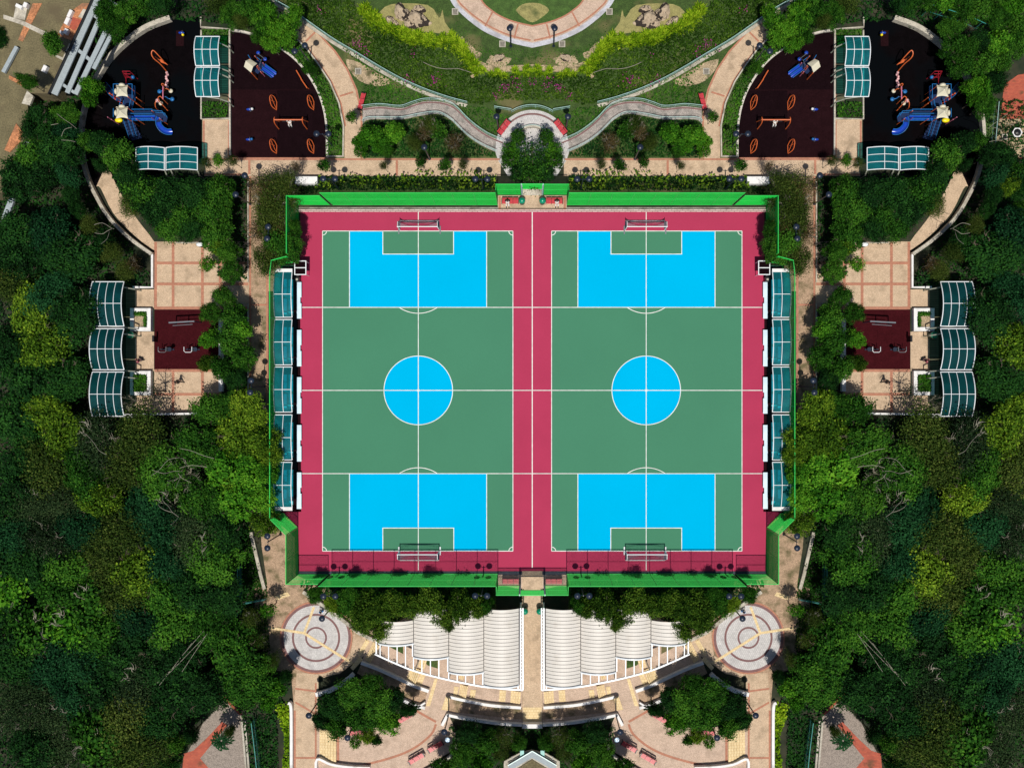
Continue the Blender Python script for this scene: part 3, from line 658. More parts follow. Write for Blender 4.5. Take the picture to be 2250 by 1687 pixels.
lines('brick_band', [[(504,106),(504,226)]], M['brick'], .034, 5)
# equipment frame at the first shelter
p = P(660, 588.5, 1.6); r = empty('wheeled_frame', (p[0], p[1], 0)); tag(r, 'white square frame with two dark panes at the court edge above the first left shelter', 'frame')
q = MB(); x, y = p[0], p[1]
for dx in (-.6, .6): q.box((x+dx, y, 1.6), (.09, 1.55, .09))
for dy in (-.73, 0, .73): q.box((x, y+dy, 1.6), (1.11, .09, .09))
q.build('top_frame', M['wmetal'], r)
for s in (-1, 1): q = MB(); q.box((x, y+s*.365, 1.58), (1.1, .62, .03)); q.build('pane', M['rubber3'], r)
for dx in (-.56, .56):
    for dy in (-.7, .7): q = MB(); q.box((x+dx, y+dy, .78), (.06, .06, 1.56)); q.build('leg', M['wmetal'], r)
both(r)
p = P(652.5, 614, .9); r = empty('control_box', (p[0], p[1], 0)); tag(r, 'small black box with a pale lid beside the first left shelter', 'box')
q = MB(); q.box((p[0], p[1], .45), (.5, .5, .9)); q.build('body', M['blackmetal'], r); q = MB(); q.box((p[0], p[1], .92), (.22, .22, .04)); q.build('lid', M['conc'], r); both(r)
# ---- the big white pergolas
r = empty('vaulted_pergola', P(985, 1430)); tag(r, 'white pergola with four stepped vaulted roofs left of the centre path', 'pergola', 'white pergolas')
hb = 3.2; ex = [831.5, 908.7, 986, 1063, 1140.5]; ey = [1411, 1441, 1474, 1503]; et = [1362, 1337, 1337, 1336]
for i in range(4):
    a = P(ex[i]+.8, et[i], hb); c = P(ex[i+1]-.8, ey[i], hb); n = round((ey[i]-et[i])/8.0); N = 14; q = MB(); gk = MB()
    def zz(u): return hb+.75*(1-(2*u-1)**2)
    for k in range(n):
        ya = a[1]+(c[1]-a[1])*k/n-.02; yb = a[1]+(c[1]-a[1])*(k+1)/n+.025
        V = [(a[0]+(c[0]-a[0])*u/N, y_, zz(u/N)+o_) for o_ in (0, -.04) for y_ in (ya, yb) for u in range(N+1)]; m_ = N+1
        q.add(V, [(m_+u, m_+u+1, u+1, u) for u in range(N)]+[(2*m_+u, 2*m_+u+1, 3*m_+u+1, 3*m_+u) for u in range(N)]+[(u, u+1, 2*m_+u+1, 2*m_+u) for u in range(N)]+[(m_+u+1, m_+u, 3*m_+u, 3*m_+u+1) for u in range(N)])
        gk.tube([(a[0]+(c[0]-a[0])*u/N, yb-.025, zz(u/N)-.02) for u in range(N+1)], .03, 4)
    q.build('roof_vault', M['canopy'], r, smooth=False); gk.build('roof_seam', M['gasket'], r)
    q = MB(); q.tube([(a[0]+(c[0]-a[0])*u/N, c[1]-.14, zz(u/N)-.06) for u in range(N+1)], .13, 6); q.build('front_beam', M['wmetal'], r)
front = smooth([(824,1436),(866,1455),(911,1473),(970,1489),(1027,1501),(1063,1507.5),(1105,1512),(1149,1515)], 5)
q = MB()
for a, b_ in zip(front, front[1:]): q.bar(P(*a, hb-.1), P(*b_, hb-.1), .16, .22)
q.build('curved_beam', M['wmetal'], r)
for x0, x1, y0 in ((827,827,1375),(1144,1144,1335),(1149,1149,1335)):
    yb = np.interp(x0, [f[0] for f in front], [f[1] for f in front]); q = MB(); q.bar(P(x0,y0,hb-.1), P(x1,yb,hb-.1), .14, .22); q.build('side_beam', M['wmetal'], r)
for i in range(1, 5):
    q = MB(); x_ = ex[i]; q.bar(P(x_, 1337, hb-.14), P(x_, (ey[i-1] if i == 4 else ey[i]), hb-.14), .16, .16); q.build('valley_beam', M['gasket'], r)
for i in range(4):
    for k in range(4 if i < 3 else 3):
        x_ = ex[i]+(k*18.6 if i else 4+k*18.6); yb = np.interp(x_, [f[0] for f in front], [f[1] for f in front])
        if yb-ey[i] < 5: continue
        q = MB(); q.bar(P(x_, ey[i]+1, hb-.1), P(x_, yb, hb-.1), .10, .18); q.build('rafter', M['wmetal'], r)
    q = MB(); x_ = ex[i+1]; yb = np.interp(x_, [f[0] for f in front], [f[1] for f in front]); q.bar(P(x_-2, ey[i]-1, hb-.08), P(x_-2, (ey[i+1] if i < 3 else yb), hb-.08), .12, .2); q.build('rafter', M['wmetal'], r)
for x_, y_ in [(828,1376),(828,1436),(911,1472),(986,1492),(1063,1507),(1144,1513),(1144,1340),(1144,1425),(1063,1345),(986,1345),(908,1345),(908,1437)]:
    p = P(x_, y_, hb-.2); q = MB(); q.lathe((p[0], p[1], 0), [(.12,0),(.09,.1),(.09,hb-.2)], 10); q.build('column', M['wmetal'], r)
q = MB()
for k in range(22): a = P(1144, 1340+k*7.6, hb-.1); c = P(1149, 1340+k*7.6, hb-.1); q.bar(a, c, .05, .1)
q.build('side_lattice', M['wmetal'], r)
both(r)
# stairs of the terraces (treads as real steps)
def steps(px0, px1, n, wpx, m='cream', h=.5):
    """n treads across from px0 to px1 (centre line), each wpx long sideways"""
    b = MB(); a = P(*px0)[:2]; c = P(*px1)[:2]; L = math.hypot(c[0]-a[0], c[1]-a[1]); rz = math.atan2(c[1]-a[1], c[0]-a[0])
    for s in (1, -1):
        for k in range(n):
            t = (k+.5)/n; x, y = a[0]+(c[0]-a[0])*t, a[1]+(c[1]-a[1])*t; z_ = h*(k+1)/n
            b.box((x*s, y, z_/2), (L/n-.03, wpx/20, z_), rz*s if s > 0 else math.pi-rz)
    return tag(b.build('steps', M[m]), kind='structure')
for x, y, rot, wl, nn, ln in ((818,1432,-28,42,5,16),(910,1483,-20,34,5,20),(1018,1517,-10,26,5,18),(1133,1530,-4,26,4,22)):
    a = math.radians(rot); dx, dy = math.cos(a), -math.sin(a)
    steps((x-dx*ln/2, y-dy*ln/2), (x+dx*ln/2, y+dy*ln/2), nn, wl, 'cream', .3)
steps((702,1637), (740,1637), 6, 70, 'cream', .3)
steps((1014,1460), (1024,1462), 3, 60, 'cream', .3); steps((925,1440), (940,1444), 3, 50, 'cream', .3)
ground('tactile_strip', [[(804,1404),(812,1409),(793,1440),(785,1436)], [(955,1490),(962,1490),(945,1550),(936,1550)], [(980,1528),(990,1530),(984,1560),(970,1558)], [(1098,1515),(1112,1516),(1110,1541),(1096,1540)], [(1034,1514),(1046,1515),(1043,1534),(1032,1532)], rect(1149.5,1553,AX,1586), [(925,1478),(936,1481),(926,1505),(914,1501)], [(902,1469),(909,1471),(900,1493),(893,1490)], [(998,1507),(1008,1508),(1004,1530),(996,1528)]], M['cream'], .046)
ground('planting_bed', [[(846,1415),(886,1415),(886,1436)], [(925,1446),(962,1446),(962,1468),(940,1461)]], M['lawn'], .035)
# ---- planters
def planter(label, x0, y0, x1, y1, inner, leafy):
    a = P(x0, y0); c = P(x1, y1); cx, cy = (a[0]+c[0])/2, (a[1]+c[1])/2; w_, l_ = c[0]-a[0], a[1]-c[1]
    r = empty('planter', (cx, cy, 0)); tag(r, label, 'planter'); t = .42; q = MB()
    q.box((cx, cy+l_/2-t/2, .3), (w_, t, .6)); q.box((cx, cy-l_/2+t/2, .3), (w_, t, .6)); q.box((cx-w_/2+t/2, cy, .3), (t, l_-2*t, .6)); q.box((cx+w_/2-t/2, cy, .3), (t, l_-2*t, .6))
    q.build('planter_rim', M['white'], r); q = MB(); q.box((cx, cy, .25), (w_-2*t, l_-2*t, .5)); q.build('soil', M['earth'], r)
    PLANT.append((r, cx, cy, w_-2*t, l_-2*t, leafy)); return r
PLANT = []
planter('square white planter with a brown centre and green rim plants beside the upper left shelters', 291, 678, 336, 728, 0, 0)
planter('square white planter full of low green plants beside the lower left shelters', 291, 815, 336, 868, 0, 1)
# ---- white box and drains
def boxthing(name, label, cat, x0, y0, x1, y1, h, m, mm='steel', rz=0):
    a = P(x0, y0, h); c = P(x1, y1, h); cx, cy = (a[0]+c[0])/2, (a[1]+c[1])/2; w_, l_ = abs(c[0]-a[0]), abs(a[1]-c[1])
    r = empty(name, (cx, cy, 0)); tag(r, label, cat); q = MB(); q.box((cx, cy, h/2-.03), (w_-.06, l_-.06, h-.06), math.radians(rz)); q.build('body', M[m], r)
    q = MB(); q.box((cx, cy, h-.03), (w_, l_, .06), math.radians(rz)); q.build('lid', M[mm], r)
    return r
both(boxthing('utility_cabinet', 'long white utility cabinet half under leaves in the upper left hedge', 'cabinet', 648, 388, 697, 404, 1.2, 'white', 'white'))
for x, y, l in ((1000, 26, 'square drain cover beside the ring path at the top, outer one on the left'), (1104, 97, 'square drain cover below the ring path near the left lamp'), (787, 157, 'small drain cover in the dry grass beside the left curved path')):
    dc = boxthing('drain_cover', l, 'drain cover', x-7, y-7, x+7, y+7, .12, 'conc', 'conc'); q = MB(); a = P(x, y, .13)
    for k in range(7): q.box((a[0], a[1]-.24+k*.08, .13), (.5, .035, .03))
    q.build('grate', M['blackmetal'], dc); both(dc)
both(boxthing('notice_board', 'small black notice board at the left edge of the exercise ground', 'notice board', 334, 737, 338, 751, 1.2, 'blackmetal', 'blackmetal'))
# drinking fountain
p = P(983, 1625, .9); r = empty('drinking_fountain', (p[0], p[1], 0)); tag(r, 'pale blue topped drinking fountain at the corner of the left lower terrace', 'drinking fountain')
q = MB(); q.lathe((p[0], p[1], 0), [(.2,0),(.16,.1),(.14,.7),(.26,.82),(.28,.88)], 14); q.build('pedestal', M['conc'], r); q = MB(); q.lathe((p[0], p[1], .88), [(.26,0),(.27,.03),(.2,.05)], 16); q.build('basin', M['whiteblue'], r); both(r)
# ---- rocks
rr = random.Random(5)
def rock(label, px, py, w_, l_, h, rz, seed):
    bm = bmesh.new(); bmesh.ops.create_icosphere(bm, subdivisions=4, radius=1); rn = random.Random(seed)
    ax = [(Vector((rn.uniform(-1,1), rn.uniform(-1,1), rn.uniform(-.2,1))).normalized(), rn.uniform(.55,.9)) for _ in range(14)]
    from mathutils import noise as ns
    for v in bm.verts:
        c = v.co.copy(); k = 1.0
        for d, e in ax:
            t = c.normalized().dot(d)
            if t > 0: k = min(k, e/max(t, .05)) if e/max(t,.05) < 1 else k
        k += .16*ns.noise(c*2.2+Vector((seed,0,0)))+.06*ns.noise(c*7); v.co = c*k
    bmesh.ops.scale(bm, vec=(w_/2, l_/2, h), verts=bm.verts); bmesh.ops.rotate(bm, matrix=Matrix.Rotation(math.radians(rz), 3, 'Z'), verts=bm.verts)
    me = bpy.data.meshes.new('boulder'); bm.to_mesh(me); bm.free(); me.materials.append(M['rock']); o = bpy.data.objects.new('boulder', me); C.objects.link(o)
    p = P(px, py, h*.5); o.location = (p[0], p[1], .05); return both(tag(o, label, 'boulder', 'boulders on the dry ground'))
for i, (x, y, w_, l_, h, rz, l) in enumerate([(915,42,2.1,1.5,.8,-20,'largest flat pale boulder of the left rock group'),(885,28,1.3,1.6,.9,10,'tall cracked boulder at the upper left of the left rock group'),
     (866,44,.8,1.0,.6,40,'small dark boulder at the left end of the left rock group'),(915,20,1.2,.7,.6,0,'narrow boulder at the top of the left rock group'),(899,52,1.3,.7,.5,-30,'low boulder at the bottom of the left rock group'),
     (874,50,.7,.5,.4,20,'smallest boulder at the lower left of the left rock group'),(1095,128,.9,.7,.35,20,'low weathered stone in the earth trail on the left')]):
    rock(l, 897+(x-897)*1.25 if i < 6 else x, 38+(y-38)*1.1 if i < 6 else y, w_*1.55, l_*1.45, h*1.2, rz, i+3)

# ---------------------------------------------------------------- play equipment
def Q(px, py, z): return P(px, py, z)
def tubes(root, name, m, paths, r=.05, n=8):
    q = MB()
    for p in paths: q.tube(p, r, n)
    return q.build(name, M[m], root)
def posts(root, pts, h, m='orange', r=.042):
    for i, (x, y) in enumerate(pts):
        t = P(x, y, h); q = MB(); q.tube([(t[0], t[1], 0), (t[0], t[1], h)], r, 8); q.ball((t[0], t[1], h+.03), r*1.4, 8); q.build('post', M[m], root)
def slab(root, name, m, poly, z, t=.1, side=None):
    q = MB(); q.prism([P(x, y, z)[:2] for x, y in poly], z-t, z); o = q.build(name, M[m], root)
    if side:
        for i in side:
            a = P(*poly[i], z); b_ = P(*poly[(i+1) % len(poly)], z); k = MB()
            k.tube([(a[0], a[1], z+.75), (b_[0], b_[1], z+.75)], .04, 6); k.tube([(a[0], a[1], z+.05), (b_[0], b_[1], z+.05)], .04, 6)
            L = math.hypot(b_[0]-a[0], b_[1]-a[1]); n_ = max(2, int(L/.5))
            for j in range(n_+1): x, y = a[0]+(b_[0]-a[0])*j/n_, a[1]+(b_[1]-a[1])*j/n_; k.bar((x, y, z), (x, y, z+.75), .02)
            k.build('railing', M['lblue'], root)
    return o
def chute(root, path, w_, m='pblue', rim='lblue', name='slide'):
    """open slide along path of world points, half-round section"""
    n = len(path); V = []; F = []; L, R = offs([p[:2] for p in path], w_/2); K = 9
    for i in range(n):
        for k in range(K):
            t = k/(K-1); x = L[i][0]+(R[i][0]-L[i][0])*t; y = L[i][1]+(R[i][1]-L[i][1])*t; V.append((x, y, path[i][2]+.26*abs(2*t-1)**2.2))
    for i in range(n-1):
        for k in range(K-1): a = i*K+k; F.append((a, a+1, a+K+1, a+K))
    V += [(x, y, z-.04) for x, y, z in V]; F += [tuple(n*K+k for k in reversed(f)) for f in F[:]]
    o = MB().add(V, F).build(name, M[m], root, smooth=True)
    for S_ in (L, R): q = MB(); q.tube([(S_[i][0], S_[i][1], path[i][2]+.27) for i in range(n)], .035, 6); q.build('slide_rim', M[rim], o)
    return o
def tent(root, cx, cy, s, h):
    """square play roof with four scalloped sides and a half dome at the back"""
    c = P(cx, cy, h); q = MB(); N = 20; V = [(c[0], c[1], h+.55)]; rings = 5
    for j in range(1, rings+1):
        for i in range(N*2):
            a = 2*math.pi*i/(N*2)+math.pi/4; k = 1/max(abs(math.cos(a)), abs(math.sin(a))); k = k*(1-.18*(1-(k-1)/.4142)); t = j/rings
            V.append((c[0]+s/2*k*t*math.cos(a), c[1]+s/2*k*t*math.sin(a), h+.55*(1-t)**1.4))
    n = N*2; F = [(0, 1+i, 1+(i+1) % n) for i in range(n)]+[(1+j*n+i, 1+(j+1)*n+i, 1+(j+1)*n+(i+1) % n, 1+j*n+(i+1) % n) for j in range(rings-1) for i in range(n)]
    q.add(V, F); m_ = len(V); q.add([(x, y, z-.05) for x, y, z in V], [tuple(reversed(f)) for f in F]); o = q.build('play_roof', M['croof'], root, smooth=True)
    q = MB(); q.lathe((c[0]-.05, c[1]+s*.52, h-.15), [(s*.27,0),(s*.26,.12),(s*.18,.26),(s*.05,.32)], 20, 1, .6); q.build('roof_dome', M['croof'], o, smooth=True)
    q = MB(); q.lathe((c[0]-s*.56, c[1], h-.2), [(s*.26,0),(s*.25,.1),(s*.17,.22),(s*.05,.28)], 20, .55, 1); q.build('roof_dome', M['croof'], o, smooth=True)
    q = MB(); q.tube([(c[0]+s/2*x, c[1]+s*.30+s*.06*abs(x)**2, h+.22-.1*abs(x)) for x in (-1,-.5,0,.5,1)], .03, 6); q.build('roof_seam', M['deck'], o)
r = empty('play_tower', P(275, 235)); tag(r, 'large blue climbing tower with two cream roofs and curved slide, left black playground', 'play tower')
zt = 1.4
slab(r, 'deck', 'dblue', [(256,190),(297,190),(297,222),(256,222)], zt, side=(0,1,3)); slab(r, 'deck', 'dblue', [(256,243),(290,243),(290,262),(256,262)], zt, side=(3,))
slab(r, 'link_deck', 'dblue', [(272,222),(294,222),(290,243),(268,243)], zt, side=(1,3))
slab(r, 'bridge', 'dblue', [(288,243.5),(341,244),(341,250),(288,250)], zt+.1); slab(r, 'bridge', 'pblue', [(288,254),(341,254),(341,265),(288,265)], zt, side=(0,2)); slab(r, 'bridge', 'dblue', [(288,245),(341,245),(341,252),(288,252)], zt-.05, side=(0,))
slab(r, 'slide_deck', 'dblue', [(340,247),(362,249),(368,259),(366,268),(342,268)], zt, side=(0,1))
q = MB()
for i in range(7):
    a = P(271+3.2*i, 268+6*i, zt-.2*i-.1); q.box((a[0]+.5, a[1], a[2]), (1.15, .26, .06), math.radians(14))
q.build('stair', M['dblue'], r)
tubes(r, 'stair_rail', 'lblue', [[Q(271,263,2.1), Q(284,305,.8)], [Q(281,263,2.1), Q(294,303,.8)], [Q(289,262,2.1), Q(300,300,.8)]], .03, 6)
chute(r, [P(*c) for c in smooth([(352,260,1.4),(350,268,1.25),(352,277,.9),(359,286,.55),(369,291,.3),(379,291,.2)], 4)], .62)
chute(r, [P(*c) for c in smooth([(254,212,1.3),(246,205,1.0),(239,196,.6),(231,187,.25)], 4)], .6, 'dblue')
tent(r, 268, 200, 1.15*1.0+.12, 3.0); tent(r, 268, 247.5, 1.15+.12, 3.0)
q = MB(); p = P(261, 264.5, 2.2); q.ball(p, .42, 16, .5, 1, .62); q.build('bubble_window', M['yellow'], r, smooth=True)
posts(r, [(256,190),(281,190),(256,213),(282,214),(256,238),(281,238),(281,261)], 2.9)
posts(r, [(300,215),(300,228),(300,262),(334,244),(334,260),(352,262),(247,208)], 2.0, 'orange'); posts(r, [(237,258),(245,263)], 1.8, 'pink')
tubes(r, 'climbing_arch', 'orange', [[Q(232,200,.1), Q(238,205,1.0), Q(246,212,1.2), Q(255,220,1.1), Q(270,228,.1)]], .05); tubes(r, 'climbing_arch', 'redtube', [[Q(237,203,.1), Q(243,207,1.1), Q(250,214,1.3), Q(258,221,1.2), Q(266,226,.9)]], .06)
q = MB()
for t in range(5): a = Q(241+t*4.5, 206+t*3.6, 1.1); q.ball(a, .12, 8)
q.build('climbing_hold', M['orange'], r, smooth=True)
both(r)
r = empty('climbing_frame', P(285, 170)); tag(r, 'small dark red climbing frame with a blue ball in the left black playground', 'climbing frame')
tubes(r, 'frame', 'redtube', [[Q(269,157,1.6), Q(285,157,1.6)], [Q(269,157,1.6), Q(277,175,0)], [Q(285,157,1.6), Q(303,174,0)], [Q(277,158,1.6), Q(277,183,0)], [Q(273,163,1.3), Q(287,163,1.3)], [Q(276,170,.8), Q(293,170,.8)], [Q(272,160,1.5),Q(290,175,.2)]], .04, 6)
q = MB(); q.ball(Q(292,170,.9), .2, 16); q.build('ball', M['lblue'], r, smooth=True); both(r)
r = empty('loop_climber', P(350, 135)); tag(r, 'tall orange loop climber like a giant needle eye in the left black playground', 'climber')
tubes(r, 'loop', 'orange', [[Q(*c) for c in smooth([(366,157,0),(352,141,1.3),(338,129,2.2),(333,120,2.5),(334,113,2.6),(338,112,2.6),(348,122,2.2),(357,132,1.6),(363,140,.9)], 5)]], .055)
q = MB(); q.prism([P(x, y, 1.1)[:2] for x, y in ((345,129),(356,132),(369,143),(361,140),(352,137))], 1.0, 1.12); q.build('foot_plate', M['orange'], r)
tubes(r, 'inner_bar', 'orange', [[Q(341,125,1.6), Q(352,134,1.1), Q(368,143,.2)]], .04); both(r)
r = empty('stepping_chain', P(366, 175)); tag(r, 'curving chain of pale pink stepping balls leading from the loop climber on the left', 'stepping chain')
for k in range(8):
    q = MB(); a = Q(366.5+1.6*math.sin(k*1.9), 160+4.4*k, .5); q.lathe((a[0], a[1], 0), [(.05,0),(.05,.4),(.14,.45),(.15,.52),(.1,.58)], 12); q.build('stepping_pod', M['pinkpale'], r, smooth=True)
tubes(r, 'chain', 'redtube', [[Q(366,158,.9), Q(367,175,.5), Q(366,192,.9)]], .02, 4); both(r)
r = empty('twister_climber', P(358, 210)); tag(r, 'twisting orange and blue climber with round seats below the stepping chain on the left', 'climber')
tubes(r, 'mast', 'pink', [[Q(358,190,1.9), Q(358,218,1.7)]], .06); tubes(r, 'twisted_arm', 'orange', [[Q(*c) for c in smooth([(358,190,1.9),(355,186,1.8),(357,184,1.9),(361,187,1.7),(360,194,1.4),(368,196,1.2),(374,200,.9)], 4)], [Q(358,218,1.7), Q(369,229,0)], [Q(358,190,1.9), Q(362,200,0)]], .045)
tubes(r, 'twisted_arm', 'orange', [[Q(*c) for c in smooth([(358,218,1.7),(352,212,1.8),(347,216,1.6),(349,222,1.5)], 4)], [Q(*c) for c in smooth([(344,221,1.6),(341,227,1.5),(342,236,1.1),(347,242,.6),(355,249,.1)], 4)], [Q(349,222,1.5), Q(369,244,0)]], .045)
tubes(r, 'seat_arm', 'lblue', [[Q(*c) for c in smooth([(357,214,1.2),(364,213,1.2),(370,217,.9),(377,218,.8)], 4)], [Q(350,201,.9), Q(357,200,1.2)]], .05)
for x, y, m_ in ((350,201,'lblue'),(378,218,'lblue'),(375,200,'croof'),(346,221,'pinkpale'),(353,227,'croof')):
    q = MB(); a = Q(x, y, .9); q.lathe((a[0], a[1], .78), [(.08,0),(.22,.04),(.23,.1),(.1,.16)], 14); q.build('round_seat', M[m_], r, smooth=True)
both(r)
def springer(label, x, y, m1, m2, rz):
    p = P(x, y, .5); r = empty('spring_rider', (p[0], p[1], 0)); tag(r, label, 'spring rider'); q = MB()
    q.tube([(p[0]+.09*math.cos(t*1.2), p[1]+.09*math.sin(t*1.2), .02+t*.013) for t in range(30)], .018, 5); q.build('spring', M['steel'], r)
    q = MB(); q.ball((p[0], p[1], .55), .34, 14, .5, 1, .42); ca, sa = math.cos(rz), math.sin(rz); q.build('body', M[m1], r, smooth=True)
    q = MB(); q.ball((p[0]+.36*ca, p[1]+.36*sa, .72), .15, 12); q.build('head', M[m2], r, smooth=True)
    q = MB(); q.tube([(p[0]+.15, p[1]-.2, .74), (p[0]+.15, p[1]+.2, .74)], .02, 6); q.build('handle', M['steel'], r); both(r)
springer('blue and yellow spring rider at the top of the left black playground', 399, 73, 'pblue', 'yellow', -.9)
springer('blue and white spring rider level with the upper orange hoops on the left', 548, 241, 'pblue', 'whitecloth', 0)
springer('plain blue spring rider level with the lower orange hoops on the left', 547, 307, 'pblue', 'lblue', 0)
o = None
ground('play_surface', [rect(387,68,404,102)], M['rubber2'], .03)
# toddler tower
r = empty('toddler_tower', P(560, 150)); tag(r, 'small cream roofed play tower with wide blue slide in the left maroon playground', 'play tower')
slab(r, 'deck', 'dblue', [(545,148),(566,131),(584,146),(566,163)], .9)
q = MB(); h = 2.3; A_ = [(536.5,145),(549,160),(552.5,160),(563,143)]; e = [P(*c, z) for c, z in (((536,147), 2.1), ((551.5,160), 2.1), ((556,147), 2.5), ((565,140), 2.1), ((549,130), 2.1), ((540,134), 2.5))]
q.add(e+[(x, y, z-.05) for x, y, z in e], [(0,1,2,5),(5,2,3,4),(6+5,6+2,6+1,6+0),(6+4,6+3,6+2,6+5),(0,6,7,1),(3,9,10,4),(1,7,8,2),(2,8,9,3),(4,10,11,5),(5,11,6,0)]); q.build('play_roof', M['croof'], r)
posts(r, [(553,161),(566,145),(560,124),(549,131)], 2.1, 'orange'); posts(r, [(573,158),(578,139)], 1.5, 'pink')
tubes(r, 'side_rail', 'orange', [[Q(553,161,1.6), Q(566,174,0)], [Q(564,147,1.6), Q(575,162,.2)]], .045)
for k in (0, 1):
    dx, dy = 5.0*k*.7, -6.8*k*.9
    chute(r, [P(*c) for c in smooth([(576+dx*1.6,151.5+dy*.9,.95),(585+dx*1.6,158+dy*.9,.65),(594+dx*1.6,164.5+dy*.9,.4),(600.5+dx*1.6,169.5+dy*.9,.25)], 3)], .40)
for x, y in ((567,116),(582,130)):
    q = MB(); a = Q(x, y, 1.2); q.lathe((a[0], a[1], 1.1), [(.05,0),(.2,.03),(.21,.08),(.08,.13)], 14); q.build('disc_step', M['pblue'], r, smooth=True)
tubes(r, 'ladder_rail', 'steel', [[Q(568,146,1.8), Q(575,131,1.5)], [Q(566,118,1.3), Q(583,131,1.3)]], .035, 6); tubes(r, 'ladder_rail', 'lblue', [[Q(545,121,1.3), Q(551,131,.9)], [Q(560,123,1.6), Q(573,133,1.2)]], .04, 6)
both(r)
# hoops, balance bar, swing
def make_hoop():
    r = empty('play_hoop', (0,0,0)); q = MB()
    q.tube(smooth([(.35,-.75,0),(.02,-.55,.7),(-.03,-.1,1.25),(0,.3,1.35),(.12,.5,1.2),(.3,.45,.7),(.38,.1,0)], 5), .045, 8); q.build('hoop', M['orange'], r)
    q = MB(); q.tube([(.1,.35,1.2),(.2,-.2,.5),(.3,-.55,.1)], .03, 6); q.tube([(0,.0,1.2),(.25,.0,.4)], .03, 6); q.tube([(.38,.1,.05),(.36,-.7,.05)], .035, 6); q.build('crossbar', M['orange'], r); return r
hp = make_hoop(); first = True
for x, y, l in ((598,224,'upper inner'),(680,224,'upper outer'),(598,320,'lower inner'),(680,320,'lower outer')):
    o = hp if first else copy_tree(hp); first = False; p = P(x, y, .5); o.location = (p[0], p[1], 0); tag(o, l+' orange hoop climber of the four in the left maroon playground', 'climber', 'orange hoop climbers'); both(o)
r = empty('balance_bar', P(662, 175)); tag(r, 'slanting orange balance bar near the curved edge of the left maroon playground', 'balance bar')
tubes(r, 'beam', 'orange', [[Q(651,155,.6), Q(661,172,.6), Q(662,175,.5), Q(675,194,.6)]], .06)
for x, y in ((652,157),(662,174),(674,192)): a = Q(x, y, .6); tubes(r, 'leg', 'orange', [[(a[0], a[1], .6), (a[0]+.1, a[1], 0)]], .045, 6)
both(r)
r = empty('swing_frame', P(633, 270)); tag(r, 'orange swing frame with two seats in the left maroon playground', 'swing')
tubes(r, 'top_beam', 'orange', [[Q(602,263.5,2.2), Q(665,263.5,2.2)]], .07)
for x in (603, 665): tubes(r, 'leg', 'orange', [[Q(*c) for c in smooth([(x,258,2.1),(x-1,263,2.25),(x+1,272,1.6),(x+10,284,0)], 4)], [Q(x, 263, 2.2), Q(x+12, 268, 0)]], .055)
for x in (625, 643):
    a = Q(x, 266, .5); t = Q(x, 263.5, 2.15); tubes(r, 'chain', 'steel', [[(t[0]-.2, t[1], 2.1), (a[0]-.2, a[1], .5)], [(t[0]+.2, t[1], 2.1), (a[0]+.2, a[1], .5)]], .012, 4)
    q = MB(); q.box((a[0], a[1], .5), (.45, .2, .05)); q.build('seat', M['blackmetal'], r)
both(r)
# exercise ground
r = empty('horizontal_ladder', P(399, 708)); tag(r, 'long dark overhead ladder bar on the left maroon exercise ground', 'exercise bar')
a, c = Q(371,709,2.1), Q(427,706,2.1); q = MB(); q.bar(a, c, .14, .1); q.bar((a[0]+.3, a[1]-.3, 1.8), (c[0]-.3, c[1]-.3, 1.8), .05); q.build('top_bar', M['steel'], r)
for e_ in (a, c, ((a[0]+c[0])/2, (a[1]+c[1])/2, 0)): tubes(r, 'post', 'lampmetal', [[(e_[0], e_[1], 0), (e_[0], e_[1], 2.08)]], .06)
both(r)
def trainer(label, x, y, m_='wmetal'):
    r = empty('exercise_machine', P(x, y)); tag(r, label, 'exercise machine', 'outdoor exercise machines')
    q = MB(); p = P(x, y, 0); q.tube([(p[0]-.3,p[1],0),(p[0]-.25,p[1],1.1),(p[0]+.1,p[1],1.45)], .06, 8); q.tube([(p[0]+.7,p[1],0),(p[0]+.6,p[1],1.0)], .06, 8); q.box((p[0]+.15,p[1],.12), (1.5,.12,.1)); q.build('frame', M['lampmetal'], r)
    q = MB(); q.tube([(p[0]-.45,p[1]+.25,1.15),(p[0]-.45,p[1]-.2,1.15),(p[0]-.3,p[1]-.33,1.1),(p[0]+.25,p[1]-.33,1.1),(p[0]+.4,p[1]-.2,1.15),(p[0]+.4,p[1]+.25,1.15)], .035, 6); q.build('handlebar', M[m_], r)
    for s in (-.15, .15): q = MB(); q.box((p[0]+.35, p[1]+s, .35), (.6, .16, .05)); q.build('pedal', M['blackmetal'], r)
    q = MB(); q.lathe((p[0]+.75, p[1], 1.0), [(.1,0),(.24,.03),(.22,.09)], 12); q.build('seat', M['lampmetal'], r); both(r)
trainer('exercise machine with a white handlebar on the left maroon exercise ground, inner one', 422, 768)
trainer('dark exercise machine on the left maroon exercise ground, outer one', 366, 768, 'steel')
r = empty('low_bar', P(460, 804)); tag(r, 'short low white bar at the bottom corner of the left exercise ground', 'exercise bar')
a, c = Q(452,804,.5), Q(469,804,.5); tubes(r, 'bar', 'wmetal', [[a, c]], .05); tubes(r, 'leg', 'steel', [[(a[0]+.1,a[1],.5),(a[0]+.1,a[1],0)]], .04); tubes(r, 'leg', 'steel', [[(c[0]-.1,c[1],.5),(c[0]-.1,c[1],0)]], .04); both(r)
p = P(441, 538, .5); r = empty('recycling_bin', (p[0], p[1], 0)); tag(r, 'black bin with a shiny silver lid at the top edge of the left square', 'bin')
